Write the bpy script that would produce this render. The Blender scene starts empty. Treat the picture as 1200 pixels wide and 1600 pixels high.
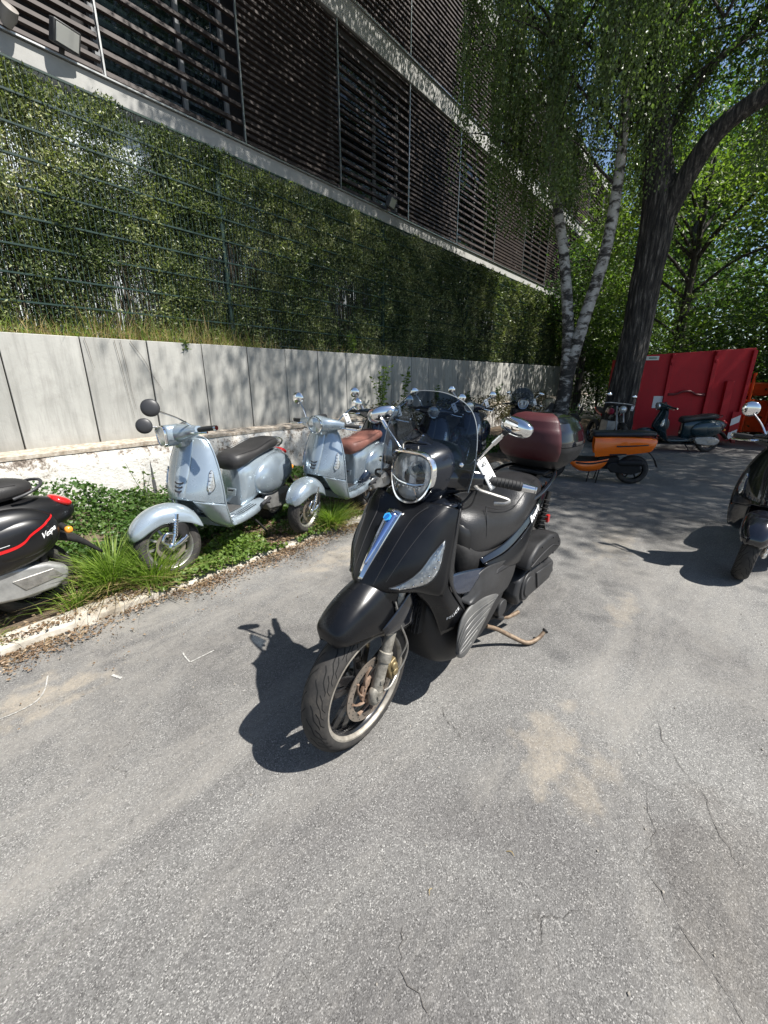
import bpy, bmesh, math, random
import numpy as np
from mathutils import Vector, Matrix, noise

SC = bpy.context.scene
COL = SC.collection
PI = math.pi
R = math.radians

# ------------------------------------------------------------------ camera
HEAD, PITCH = R(38.72), R(17.83)
cd = bpy.data.cameras.new('camera')
cam = bpy.data.objects.new('camera', cd)
COL.objects.link(cam)
cam.location = (0, 0, 1.4)
cam.rotation_euler = (R(90) - PITCH, 0, HEAD - R(90))
cd.sensor_fit = 'VERTICAL'
cd.sensor_height = 36.0
cd.sensor_width = 27.0
cd.lens = 653.0 / 1600.0 * 36.0
cd.clip_start = 0.05
cd.clip_end = 600
SC.camera = cam
SC.render.resolution_x, SC.render.resolution_y = 768, 1024

# ------------------------------------------------------------------ world and sun
SUN_EL, SUN_AZ = R(56), R(-70)          # azimuth measured from +X towards +Y: the sun stands over the street side
w = bpy.data.worlds.new('World')
SC.world = w
w.use_nodes = True
nt = w.node_tree
nt.nodes.clear()
sky = nt.nodes.new('ShaderNodeTexSky')
sky.sky_type = 'NISHITA'
sky.sun_disc = False
sky.sun_elevation = SUN_EL
sky.sun_rotation = R(90) - SUN_AZ
sky.altitude = 100
sky.air_density = 1.0
sky.dust_density = 0.6
sky.ozone_density = 1.5
bg = nt.nodes.new('ShaderNodeBackground')
bg.inputs['Strength'].default_value = 0.074
out = nt.nodes.new('ShaderNodeOutputWorld')
nt.links.new(sky.outputs[0], bg.inputs[0])
nt.links.new(bg.outputs[0], out.inputs[0])
sd = bpy.data.lights.new('sun', 'SUN')
sd.energy = 5.0
sd.angle = R(0.53)
sd.color = (1.0, 0.965, 0.91)
sun = bpy.data.objects.new('sun', sd)
COL.objects.link(sun)
tosun = Vector((math.cos(SUN_EL) * math.cos(SUN_AZ), math.cos(SUN_EL) * math.sin(SUN_AZ), math.sin(SUN_EL)))
sun.rotation_euler = tosun.to_track_quat('Z', 'Y').to_euler()
sun.location = (0, 0, 30)
SC.view_settings.view_transform = 'Standard'
SC.view_settings.look = 'None'
SC.view_settings.gamma = 1
SC.view_settings.exposure = 1.02
SC.view_settings.use_curve_mapping = False

# ------------------------------------------------------------------ node helpers
def mat(name, col, rough=0.5, metal=0.0, coat=0.0, spec=0.5, noise_amt=0.0, noise_scale=8.0, bump=0.0, bump_scale=60.0,
        col2=None, coat_rough=0.05, trans=0.0, ior=1.45, alpha=1.0, emit=None, dirt=None, sheen=0.0, aniso=0.0, rvar=0.0):
    m = bpy.data.materials.new(name)
    m.use_nodes = True
    t = m.node_tree
    b = t.nodes['Principled BSDF']
    b.inputs['Base Color'].default_value = (*col, 1)
    b.inputs['Roughness'].default_value = rough
    b.inputs['Metallic'].default_value = metal
    b.inputs['Coat Weight'].default_value = coat
    b.inputs['Coat Roughness'].default_value = coat_rough
    b.inputs['Specular IOR Level'].default_value = spec
    b.inputs['Transmission Weight'].default_value = trans
    b.inputs['IOR'].default_value = ior
    b.inputs['Alpha'].default_value = alpha
    b.inputs['Sheen Weight'].default_value = sheen
    if emit:
        b.inputs['Emission Color'].default_value = (*emit[0], 1)
        b.inputs['Emission Strength'].default_value = emit[1]
    tc = t.nodes.new('ShaderNodeTexCoord')
    if noise_amt or col2 or rvar:
        n = t.nodes.new('ShaderNodeTexNoise')
        n.inputs['Scale'].default_value = noise_scale
        n.inputs['Detail'].default_value = 6
        n.inputs['Roughness'].default_value = 0.65
        t.links.new(tc.outputs['Object'], n.inputs['Vector'])
        if noise_amt or col2:
            r = t.nodes.new('ShaderNodeValToRGB')
            r.color_ramp.elements[0].position = 0.35
            r.color_ramp.elements[1].position = 0.68
            c2 = col2 if col2 else tuple(min(1, c * (1 + noise_amt)) for c in col)
            c1 = col if col2 else tuple(c * (1 - noise_amt) for c in col)
            r.color_ramp.elements[0].color = (*c1, 1)
            r.color_ramp.elements[1].color = (*c2, 1)
            t.links.new(n.outputs['Fac'], r.inputs[0])
            t.links.new(r.outputs[0], b.inputs['Base Color'])
        if rvar:
            mr = t.nodes.new('ShaderNodeMapRange')
            mr.inputs['To Min'].default_value = max(0, rough - rvar)
            mr.inputs['To Max'].default_value = min(1, rough + rvar)
            mr.inputs['From Min'].default_value = .3
            mr.inputs['From Max'].default_value = .7
            t.links.new(n.outputs['Fac'], mr.inputs['Value'])
            t.links.new(mr.outputs[0], b.inputs['Roughness'])
    if bump:
        n2 = t.nodes.new('ShaderNodeTexNoise')
        n2.inputs['Scale'].default_value = bump_scale
        n2.inputs['Detail'].default_value = 4
        t.links.new(tc.outputs['Object'], n2.inputs['Vector'])
        bp = t.nodes.new('ShaderNodeBump')
        bp.inputs['Strength'].default_value = bump
        bp.inputs['Distance'].default_value = 0.004
        t.links.new(n2.outputs['Fac'], bp.inputs['Height'])
        t.links.new(bp.outputs[0], b.inputs['Normal'])
    return m

class NG:
    """tiny node-graph writer"""
    def __init__(s, m):
        s.m = m; s.t = m.node_tree; s.b = s.t.nodes['Principled BSDF']
        s.tc = s.t.nodes.new('ShaderNodeTexCoord')
        s.P = s.tc.outputs['Object']
    def node(s, typ, **kw):
        n = s.t.nodes.new(typ)
        for k, v in kw.items():
            if k.startswith('i_'):
                s.set(n.inputs[k[2:].replace('_', ' ')], v)
            else:
                setattr(n, k, v)
        return n
    def set(s, sock, v):
        if isinstance(v, bpy.types.NodeSocket): s.t.links.new(v, sock)
        elif isinstance(v, bpy.types.Node): s.t.links.new(v.outputs[0], sock)
        else: sock.default_value = v
    def mapping(s, scale=(1, 1, 1), loc=(0, 0, 0), rot=(0, 0, 0), vec=None):
        n = s.node('ShaderNodeMapping')
        s.set(n.inputs['Vector'], vec or s.P)
        n.inputs['Scale'].default_value = scale; n.inputs['Location'].default_value = loc; n.inputs['Rotation'].default_value = rot
        return n.outputs[0]
    def noise(s, scale, detail=5, rough=.6, vec=None, dist=0):
        n = s.node('ShaderNodeTexNoise')
        s.set(n.inputs['Vector'], vec or s.P)
        n.inputs['Scale'].default_value = scale; n.inputs['Detail'].default_value = detail; n.inputs['Roughness'].default_value = rough
        n.inputs['Distortion'].default_value = dist
        return n.outputs['Fac']
    def voro(s, scale, feature='F1', vec=None, rand=1):
        n = s.node('ShaderNodeTexVoronoi', feature=feature)
        s.set(n.inputs['Vector'], vec or s.P)
        n.inputs['Scale'].default_value = scale
        n.inputs['Randomness'].default_value = rand
        return n
    def ramp(s, fac, stops, interp='LINEAR'):
        n = s.node('ShaderNodeValToRGB')
        s.set(n.inputs[0], fac)
        cr_ = n.color_ramp; cr_.interpolation = interp
        while len(cr_.elements) < len(stops): cr_.elements.new(0.5)
        for e, (p, c) in zip(cr_.elements, stops):
            e.position = p
            e.color = (*c, 1) if isinstance(c, tuple) else (c, c, c, 1)
        return n.outputs[0]
    def mix(s, fac, a, b, blend='MIX'):
        n = s.node('ShaderNodeMix', data_type='RGBA', blend_type=blend)
        s.set(n.inputs[0], fac)
        for k, v in ((6, a), (7, b)):
            s.set(n.inputs[k], (*v, 1) if isinstance(v, tuple) and len(v) == 3 else v)
        return n.outputs[2]
    def math(s, op, a, b=0.0, c=0.0):
        n = s.node('ShaderNodeMath', operation=op)
        s.set(n.inputs[0], a); s.set(n.inputs[1], b); s.set(n.inputs[2], c)
        return n.outputs[0]
    def bump(s, h, strength=.5, dist=.01, normal=None):
        n = s.node('ShaderNodeBump')
        n.inputs['Strength'].default_value = strength; n.inputs['Distance'].default_value = dist
        s.set(n.inputs['Height'], h)
        if normal is not None: s.set(n.inputs['Normal'], normal)
        return n.outputs[0]
    def sep(s, vec=None):
        n = s.node('ShaderNodeSeparateXYZ'); s.set(n.inputs[0], vec or s.P)
        return n.outputs

# ------------------------------------------------------------------ geometry helpers
def crv(pts, n, closed=False):
    """Catmull-Rom through pts, n samples, even in parameter"""
    P = [np.array(p, float) for p in pts]
    k = len(P)
    if k == 1: return [P[0]] * n
    if k == 2 and not closed:
        return [P[0] + (P[1] - P[0]) * i / (n - 1) for i in range(n)]
    res = []
    m = k if closed else k - 1
    for i in range(n):
        u = i / (n if closed else n - 1) * m
        j = min(int(u), m - 1); f = u - j
        if closed:
            a, b, c, d = P[(j - 1) % k], P[j % k], P[(j + 1) % k], P[(j + 2) % k]
        else:
            b, c = P[j], P[j + 1]
            a = P[j - 1] if j > 0 else 2 * b - c
            d = P[j + 2] if j + 2 < k else 2 * c - b
        res.append(0.5 * ((2 * b) + (c - a) * f + (2 * a - 5 * b + 4 * c - d) * f * f + (3 * b - a - 3 * c + d) * f ** 3))
    return res

class MB:
    """collects shapes into ONE mesh"""
    def __init__(s, M=None): s.v = []; s.f = []; s.M = M
    def _add(s, vs, fs):
        o = len(s.v)
        s.v += [tuple(float(c) for c in p) for p in vs]
        s.f += [tuple(i + o for i in f) for f in fs]
        return s
    def grid(s, rows, cu=False, cv=False, flip=False):
        nu, nv = len(rows), len(rows[0])
        vs = [p for r in rows for p in r]; fs = []
        for i in range(nu - (0 if cu else 1)):
            for j in range(nv - (0 if cv else 1)):
                a = i * nv + j; b = i * nv + (j + 1) % nv
                c = ((i + 1) % nu) * nv + (j + 1) % nv; d = ((i + 1) % nu) * nv + j
                fs.append((a, d, c, b) if flip else (a, b, c, d))
        return s._add(vs, fs)
    def surf(s, rows, nu, nv, cv=False, caps=False):
        rr = [crv(r, nv, cv) for r in rows]
        cols = [crv([r[j] for r in rr], nu) for j in range(nv)]
        g = [[cols[j][i] for j in range(nv)] for i in range(nu)]
        o = len(s.v)
        s.grid(g, cv=cv)
        if caps and cv:
            s.f.append(tuple(range(o, o + nv)))
            s.f.append(tuple(reversed(range(o + (nu - 1) * nv, o + nu * nv))))
        return s
    def ring_loft(s, st, nu, nv=24, caps=True, axis=0):
        """st: stations (pos, cy, cz, half_w, half_h, exponent) swept along axis s, superellipse rings"""
        pr = crv([np.array(a, float) for a in st], nu)
        g = []
        for (p, cy, cz, hw, hh, e) in pr:
            ring = []
            for j in range(nv):
                a = 2 * PI * j / nv
                c, q = math.cos(a), math.sin(a)
                x = math.copysign(abs(c) ** (2 / e), c) * max(hw, 1e-4); z = math.copysign(abs(q) ** (2 / e), q) * max(hh, 1e-4)
                if axis == 0: ring.append((p, cy + x, cz + z))
                elif axis == 1: ring.append((cy + x, p, cz + z))
                else: ring.append((cy + x, cz + z, p))
            g.append(ring)
        o = len(s.v)
        s.grid(g, cv=True)
        if caps:
            s.f.append(tuple(range(o, o + nv))); s.f.append(tuple(reversed(range(o + (nu - 1) * nv, o + nu * nv))))
        return s
    def tube(s, pts, r, seg=10, n=None, caps=True, flat=1.0):
        k = len(pts)
        rs = list(r) if isinstance(r, (list, tuple)) else [r] * k
        if n:
            P4 = crv([np.array([*p, q], float) for p, q in zip(pts, rs)], n)
            P = [Vector(p[:3]) for p in P4]; rs = [p[3] for p in P4]
        else:
            P = [Vector(p) for p in pts]
        k = len(P)
        T = [(P[min(i + 1, k - 1)] - P[max(i - 1, 0)]).normalized() for i in range(k)]
        up = Vector((0, 0, 1)) if abs(T[0].z) < 0.9 else Vector((1, 0, 0))
        N = (up - T[0] * up.dot(T[0])).normalized()
        g = []
        for i in range(k):
            N = (N - T[i] * N.dot(T[i]))
            N = N.normalized() if N.length > 1e-6 else T[i].orthogonal().normalized()
            B = T[i].cross(N)
            g.append([P[i] + (N * math.cos(2 * PI * j / seg) * flat + B * math.sin(2 * PI * j / seg)) * rs[i] for j in range(seg)])
        o = len(s.v)
        s.grid(g, cv=True)
        if caps:
            s.f.append(tuple(range(o, o + seg))); s.f.append(tuple(reversed(range(o + (k - 1) * seg, o + k * seg))))
        return s
    def lathe(s, prof, c=(0, 0, 0), ax=(0, 1, 0), seg=32, closed=False, a0=0, a1=2 * PI):
        """prof: (radius, along axis)"""
        ax = Vector(ax).normalized(); u = ax.orthogonal().normalized(); v = ax.cross(u); c = Vector(c)
        full = abs(a1 - a0 - 2 * PI) < 1e-6
        k = seg if full else seg + 1
        g = []
        for (r, h) in prof:
            g.append([c + ax * h + (u * math.cos(a0 + (a1 - a0) * j / seg) + v * math.sin(a0 + (a1 - a0) * j / seg)) * max(r, 1e-5) for j in range(k)])
        return s.grid(g, cu=closed, cv=full)
    def disc(s, c, r, ax=(0, 1, 0), h=0.01, seg=24):
        return s.lathe([(0, -h / 2), (r, -h / 2), (r, h / 2), (0, h / 2)], c, ax, seg)
    def ell(s, c, r, seg=20, rings=12, M=None, e=2.0):
        g = []
        for i in range(rings + 1):
            th = PI * i / rings; ring = []
            for j in range(seg):
                a = 2 * PI * j / seg
                p = [math.sin(th) * math.cos(a), math.sin(th) * math.sin(a), math.cos(th)]
                if e != 2: p = [math.copysign(abs(x) ** (2 / e), x) for x in p]
                q = Vector((p[0] * r[0], p[1] * r[1], p[2] * r[2]))
                if M: q = M @ q
                ring.append(Vector(c) + q)
            g.append(ring)
        return s.grid(g, cv=True)
    def box(s, c, d, M=None):
        c = Vector(c); vs = []
        for x in (-.5, .5):
            for y in (-.5, .5):
                for z in (-.5, .5):
                    q = Vector((x * d[0], y * d[1], z * d[2]))
                    if M: q = M @ q
                    vs.append(c + q)
        return s._add(vs, [(0, 1, 3, 2), (4, 6, 7, 5), (0, 4, 5, 1), (2, 3, 7, 6), (0, 2, 6, 4), (1, 5, 7, 3)])
    def bar(s, a, b, w, h=None, up=(0, 0, 1)):
        a, b = Vector(a), Vector(b); d = b - a; L = d.length
        x = d.normalized(); upv = Vector(up)
        if abs(x.dot(upv)) > .99: upv = Vector((1, 0, 0))
        y = upv.cross(x).normalized(); z = x.cross(y)
        M = Matrix((x, y, z)).transposed()
        return s.box((a + b) / 2, (L, w, h or w), M)
    def prism(s, pts, o, u, v, d):
        """polygon pts (2D) in plane o,u,v extruded by vector d"""
        o, u, v, d = Vector(o), Vector(u), Vector(v), Vector(d)
        a = [o + u * p[0] + v * p[1] for p in pts]; b = [p + d for p in a]; n = len(pts)
        return s._add(a + b, [tuple(range(n)), tuple(reversed(range(n, 2 * n)))] + [(i, (i + 1) % n, n + (i + 1) % n, n + i) for i in range(n)])
    def mirror(s, axis=1):
        vs = [tuple(-c if k == axis else c for k, c in enumerate(p)) for p in s.v]
        return s._add(vs, [tuple(reversed(f)) for f in s.f])
    def xf(s, M):
        s.v = [tuple(M @ Vector(p)) for p in s.v]
        return s

def mesh_from(name, v, f, smooth=True, angle=38):
    me = bpy.data.meshes.new(name)
    me.from_pydata(v, [], f)
    bm = bmesh.new(); bm.from_mesh(me)
    bmesh.ops.remove_doubles(bm, verts=bm.verts, dist=1e-5)
    bmesh.ops.recalc_face_normals(bm, faces=bm.faces)
    bm.to_mesh(me); bm.free()
    if smooth:
        me.shade_smooth()
        me.set_sharp_from_angle(angle=R(angle))
    return me

def part(name, mb, m, parent=None, bevel=0.0, solid=0.0, smooth=True, label=None, angle=38, off=-1, seg=2, kind=None):
    me = mesh_from(name, mb.v, mb.f, smooth, angle)
    me.materials.append(m)
    o = bpy.data.objects.new(name, me)
    COL.objects.link(o)
    if parent is not None: o.parent = parent
    if solid:
        md = o.modifiers.new('solid', 'SOLIDIFY'); md.thickness = solid; md.offset = off
    if bevel:
        md = o.modifiers.new('bevel', 'BEVEL'); md.width = bevel; md.segments = seg; md.limit_method = 'ANGLE'; md.angle_limit = R(40)
    if label: o['label'] = label
    if kind: o['kind'] = kind
    return o

def tag(o, label=None, cat=None, group=None, kind=None):
    if label: o['label'] = label
    if cat: o['category'] = cat
    if group: o['group'] = group
    if kind: o['kind'] = kind
    return o

def thing(name, label, cat, loc=(0, 0, 0), rot=(0, 0, 0), group=None):
    o = bpy.data.objects.new(name, None)
    o.empty_display_size = 0.2
    COL.objects.link(o); o.location = loc; o.rotation_euler = rot
    return tag(o, label, cat, group)

def children(o): return [c for c in bpy.data.objects if c.parent == o]
def dup(o, parent=None):
    kids = children(o)
    c = o.copy(); COL.objects.link(c); c.parent = parent
    for k in kids: dup(k, c)
    return c

def fast_mesh(name, V, F, m, smooth=False):
    """V (n,3) array, F (k,3|4) array -> object, quickly"""
    me = bpy.data.meshes.new(name)
    V = np.asarray(V, np.float32); F = np.asarray(F, np.int32)
    k = F.shape[1]
    me.vertices.add(len(V)); me.vertices.foreach_set('co', V.ravel())
    me.loops.add(F.size); me.loops.foreach_set('vertex_index', F.ravel())
    me.polygons.add(len(F)); me.polygons.foreach_set('loop_start', np.arange(0, F.size, k, dtype=np.int32))
    me.polygons.foreach_set('loop_total', np.full(len(F), k, np.int32))
    me.update(calc_edges=True); me.validate()
    if smooth: me.shade_smooth()
    me.materials.append(m)
    o = bpy.data.objects.new(name, me); COL.objects.link(o)
    return o

def text_mb(txt, size, M, depth=0.001, shear=0.0, spacing=1.0, align='CENTER', bold=0.0):
    c = bpy.data.curves.new('txt', 'FONT'); c.body = txt; c.size = size; c.extrude = depth; c.shear = shear
    c.space_character = spacing; c.align_x = align; c.align_y = 'CENTER'; c.resolution_u = 3; c.fill_mode = 'FRONT' if depth == 0 else 'BOTH'; c.offset = bold
    o = bpy.data.objects.new('txt', c); COL.objects.link(o)
    dg = bpy.context.evaluated_depsgraph_get()
    me = bpy.data.meshes.new_from_object(o.evaluated_get(dg))
    mb = MB(); mb._add([M @ v.co for v in me.vertices], [tuple(p.vertices) for p in me.polygons])
    bpy.data.objects.remove(o); bpy.data.curves.remove(c); bpy.data.meshes.remove(me)
    return mb

from mathutils.bvhtree import BVHTree
def conform(mb, objs, lift):
    """lay flat lettering or stripes on the skin of objs (all in the same local frame)"""
    V = []; F = []
    for o in objs:
        n = len(V); V += [tuple(q.co) for q in o.data.vertices]; F += [tuple(i + n for i in p.vertices) for p in o.data.polygons]
    t = BVHTree.FromPolygons(V, F)
    out = []
    for p in mb.v:
        loc, nor, i, d = t.find_nearest(Vector(p))
        if nor.dot(Vector(p) - loc) < 0: nor = -nor
        out.append(tuple(loc + nor * lift))
    mb.v = out
    return mb
def frame(o, x, y):
    """matrix with origin o, local x along x, y along y"""
    x = Vector(x).normalized(); y = Vector(y); z = x.cross(y).normalized(); y = z.cross(x)
    M = Matrix((x, y, z)).transposed().to_4x4(); M.translation = Vector(o)
    return M
# ================================================================== SETTING
rng = np.random.default_rng(7)
random.seed(7)

# ---- asphalt
def asphalt():
    m = bpy.data.materials.new('asphalt'); m.use_nodes = True
    g = NG(m)
    fine = g.voro(330).outputs['Color']
    fv = g.sep(fine)[0]
    agg = g.ramp(fv, [(0, (.06, .058, .055)), (.28, (.122, .119, .113)), (.6, (.16, .157, .149)), (.85, (.225, .22, .208)), (1, (.44, .43, .405))])
    mid = g.noise(34, 4, .6)
    agg = g.mix(g.ramp(mid, [(.38, 0.0), (.62, .55)]), agg, (.165, .161, .153))
    big = g.noise(.9, 6, .62, dist=.6)
    dark = g.mix(g.ramp(big, [(.36, 1.0), (.6, 0.0)]), agg, g.mix(1.0, agg, (.62, .61, .62), 'MULTIPLY'))
    # pale dust, more of it along the kerb side, drifting in streaks along the lane
    st = g.noise(1.0, 7, .7, vec=g.mapping((.8, 2.6, 1), rot=(0, 0, R(-18))), dist=1.2)
    y = g.sep()[1]; x = g.sep()[0]
    kerbside = g.node('ShaderNodeMapRange'); g.set(kerbside.inputs['Value'], y)
    for k, v in (('From Min', 1.0), ('From Max', 2.7), ('To Min', 0.0), ('To Max', .55)): kerbside.inputs[k].default_value = v
    pits = g.noise(60, 3, .7)
    df = g.math('MULTIPLY', g.ramp(st, [(.47, 0.0), (.7, .75)]), g.ramp(pits, [(.35, .35), (.6, 1.0)]))
    df = g.math('ADD', df, g.math('MULTIPLY', kerbside.outputs[0], g.ramp(g.noise(5, 6, .75), [(.42, 0.0), (.62, 1.0)])))
    c = g.mix(g.math('MINIMUM', df, .7), dark, (.235, .222, .20))
    # sand stains where they lie
    for (sx, sy, rx, ry, amt) in ((1.46, .31, .24, .12, .42), (1.36, .15, .22, .10, .36), (2.75, .27, .24, .10, .35), (3.5, 2.0, .7, .25, .5), (2.3, 2.25, .5, .16, .5), (.25, 2.2, .25, .16, .6), (4.0, .55, .5, .2, .35)):
        mp = g.mapping((1 / rx, 1 / ry, 1), (-sx / rx, -sy / ry, 0))
        nn = g.node('ShaderNodeTexNoise'); nn.inputs['Scale'].default_value = 9; nn.inputs['Detail'].default_value = 6
        g.set(nn.inputs['Vector'], g.P)
        ln = g.node('ShaderNodeVectorMath', operation='LENGTH'); g.set(ln.inputs[0], mp)
        f = g.math('ADD', ln.outputs['Value'], g.math('MULTIPLY', g.math('SUBTRACT', nn.outputs['Fac'], .5), 3.2))
        f = g.math('MULTIPLY', g.ramp(f, [(.35, 1.0), (1.0, 0.0)]), amt)
        f = g.math('MULTIPLY', f, g.ramp(pits, [(.3, .45), (.6, 1.0)]))
        c = g.mix(f, c, (.33, .285, .22))
    # an older darker, rougher patch at the lower right
    mp = g.mapping((1 / .42, 1 / .22, 1), (-1.25 / .42, .27 / .22, 0))
    ln = g.node('ShaderNodeVectorMath', operation='LENGTH'); g.set(ln.inputs[0], mp)
    f = g.math('ADD', ln.outputs['Value'], g.math('MULTIPLY', g.math('SUBTRACT', g.noise(6, 6, .7), .5), 1.6))
    c = g.mix(g.ramp(f, [(.6, .6), (1.15, 0.0)]), c, g.mix(1.0, c, (.66, .63, .61), 'MULTIPLY'))
    # cracks
    dv = g.node('ShaderNodeVectorMath', operation='ADD')
    nz = g.node('ShaderNodeTexNoise'); nz.inputs['Scale'].default_value = 3.5; nz.inputs['Detail'].default_value = 5; g.set(nz.inputs['Vector'], g.P)
    sc = g.node('ShaderNodeVectorMath', operation='SCALE'); g.set(sc.inputs[0], nz.outputs['Color']); sc.inputs['Scale'].default_value = .5
    g.set(dv.inputs[0], g.P); g.set(dv.inputs[1], sc.outputs[0])
    ve = g.voro(1.25, 'DISTANCE_TO_EDGE', vec=dv.outputs[0])
    crack = g.ramp(ve.outputs['Distance'], [(0.0, 1.0), (.003, .5), (.006, 0.0)])
    crack = g.math('MULTIPLY', g.math('MULTIPLY', crack, .45), g.ramp(g.noise(1.9, 4, .6, vec=g.mapping(loc=(3, 5, 0))), [(.6, 0.0), (.66, 1.0)]))
    c = g.mix(crack, c, (.035, .03, .026))
    g.set(g.b.inputs['Base Color'], c)
    g.b.inputs['Roughness'].default_value = .82
    g.b.inputs['Specular IOR Level'].default_value = .35
    h = g.math('ADD', g.math('MULTIPLY', g.noise(260, 2, .5), .9), g.math('MULTIPLY', g.noise(40, 5, .7), .8))
    h = g.math('SUBTRACT', h, g.math('MULTIPLY', crack, 2.0))
    n1 = g.bump(h, .6, .005)
    n2 = g.bump(g.noise(2.2, 5, .6), .35, .06, n1)
    g.set(g.b.inputs['Normal'], n2)
    return m
ASPH = asphalt()
def sheet(name, x0, x1, y0, y1, z, m, nx=1, ny=1, fn=None):
    mb = MB(); rows = []
    for i in range(nx + 1):
        rows.append([(x0 + (x1 - x0) * i / nx, y0 + (y1 - y0) * j / ny, z + (fn(x0 + (x1 - x0) * i / nx, y0 + (y1 - y0) * j / ny) if fn else 0)) for j in range(ny + 1)])
    mb.grid(rows)
    return tag(part(name, mb, m), kind='structure')
sheet('road', -120, 160, -120, 140, 0.0, ASPH)

# ---- verge of soil behind the kerb
def soilmat():
    m = bpy.data.materials.new('soil'); m.use_nodes = True; g = NG(m)
    c = g.ramp(g.noise(14, 8, .75), [(.3, (.06, .042, .028)), (.5, (.14, .10, .066)), (.66, (.25, .19, .125)), (.8, (.34, .28, .2))])
    g.set(g.b.inputs['Base Color'], c); g.b.inputs['Roughness'].default_value = .95
    g.set(g.b.inputs['Normal'], g.bump(g.noise(30, 7, .8), .9, .03))
    return m
SOIL = soilmat()
sheet('verge', -4, 16, 2.66, 5.2, 0.035, SOIL, 160, 24, lambda x, y: .03 * noise.noise(Vector((x * 2, y * 2, 0))) + .012 * (y - 2.8) - max(0, (2.84 + .05 * noise.noise(Vector((x * 4, 1, 0))) - y)) * (.75 if x > .9 else 3))

# ---- kerb
KERB = mat('kerb_concrete', (.20, .17, .13), .95, noise_scale=7, col2=(.50, .465, .40), bump=1.0, bump_scale=38)
kerb = thing('kerb', 'low worn whitish concrete kerb between asphalt and weedy verge', 'kerb', (0, 2.79, 0))
del kerb['category']; kerb['kind'] = 'structure'
x = -2.2; k = 0
while x < 9:
    L = random.choice((.95, .62, .48, .8)) + random.uniform(-.05, .05)
    mb = MB(); n = 15; rows = []
    for i in range(n):
        u = x + .008 + (L - .016) * i / (n - 1)
        q = .013 * noise.noise(Vector((u * 3.1, 0, 1))) + .008 * noise.noise(Vector((u * 14, 0, 1)))
        e = .015 if i in (0, n - 1) else 0
        rows.append([(u, .085 + q, -.03), (u, .082 + q, .062 - e), (u, .05 + q, .075 - e + .5 * q), (u, -.035 + q, .071 - e + .6 * q), (u, -.068 + 1.6 * q, .05 - e), (u, -.078 + 1.4 * q, -.03)])
    mb.grid(rows); mb.f.append(tuple(range(0, 6))); mb.f.append(tuple(range((n - 1) * 6, n * 6)))
    o = part('kerb_stone', mb, KERB, kerb, angle=50)
    o.rotation_euler = (random.uniform(-.05, .05), random.uniform(-.012, .012), random.uniform(-.015, .015))
    o.location.z = 0 if x < .9 else -.030 - .012 * random.random()
    x += L; k += 1

# ---- retaining wall: whitewashed plinth and concrete panels
def plastermat():
    m = bpy.data.materials.new('old_whitewash'); m.use_nodes = True; g = NG(m)
    n = g.noise(7, 9, .78, dist=.4)
    n2 = g.noise(26, 6, .75)
    n3 = g.noise(1.3, 4, .6)
    z = g.sep()[2]
    top = g.ramp(z, [(.40, 0.0), (.70, .16)])
    f = g.math('ADD', g.math('ADD', g.math('MULTIPLY', n, .62), g.math('MULTIPLY', n2, .38)), g.math('SUBTRACT', g.math('MULTIPLY', g.math('SUBTRACT', n3, .5), .35), g.math('MULTIPLY', top, .35)))
    c = g.ramp(f, [(.34, (.07, .055, .042)), (.405, (.24, .20, .165)), (.44, (.52, .49, .44)), (.50, (.60, .585, .545)), (.7, (.70, .685, .65))])
    g.set(g.b.inputs['Base Color'], c); g.b.inputs['Roughness'].default_value = .93
    g.set(g.b.inputs['Normal'], g.bump(f, .9, .03))
    return m
def concretemat():
    m = bpy.data.materials.new('panel_concrete'); m.use_nodes = True; g = NG(m)
    oi = g.node('ShaderNodeObjectInfo')
    base = g.ramp(g.noise(1.6, 6, .6, vec=g.mapping((1, 1, .7))), [(.3, (.31, .305, .28)), (.7, (.42, .412, .38))])
    streak = g.noise(5, 5, .7, vec=g.mapping((3.2, 1, .28)))
    c = g.mix(g.ramp(streak, [(.46, 0.0), (.72, .7)]), base, (.20, .195, .18))
    c = g.mix(g.ramp(g.noise(2.6, 7, .75, dist=.6), [(.5, 0.0), (.72, .55)]), c, (.22, .21, .19))
    holes = g.voro(19)
    hf = g.ramp(g.math('ADD', holes.outputs['Distance'], g.math('MULTIPLY', g.noise(30), .12)), [(.085, 1.0), (.13, 0.0)])
    hm = g.ramp(g.noise(2.1, 3), [(.47, 0.0), (.6, .8)])
    hf = g.math('MULTIPLY', hf, hm)
    c = g.mix(hf, c, (.2, .2, .19))
    z = g.sep()[2]
    foot = g.ramp(g.math('ADD', z, g.math('MULTIPLY', g.noise(4, 5), .16)), [(.78, .55), (.92, 0.0)])
    c = g.mix(foot, c, (.26, .24, .2))
    r = g.math('ADD', g.math('MULTIPLY', oi.outputs['Random'], .16), .9)
    c = g.mix(1.0, c, g.node('ShaderNodeCombineColor', i_Red=r, i_Green=r, i_Blue=r).outputs[0], 'MULTIPLY')
    g.set(g.b.inputs['Base Color'], c); g.b.inputs['Roughness'].default_value = .86
    g.set(g.b.inputs['Normal'], g.bump(g.math('SUBTRACT', g.noise(40, 5, .7), g.math('MULTIPLY', hf, 2)), .3, .006))
    return m
PLAST, CONC = plastermat(), concretemat()
JOINT = mat('joint_black', (.025, .024, .022), .9)
wall = thing('retaining_wall', 'long low wall of upright concrete panels on a peeling whitewashed plinth', 'wall', (0, 5.1, 0))
mb = MB(); n = 120; rows = []
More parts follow.
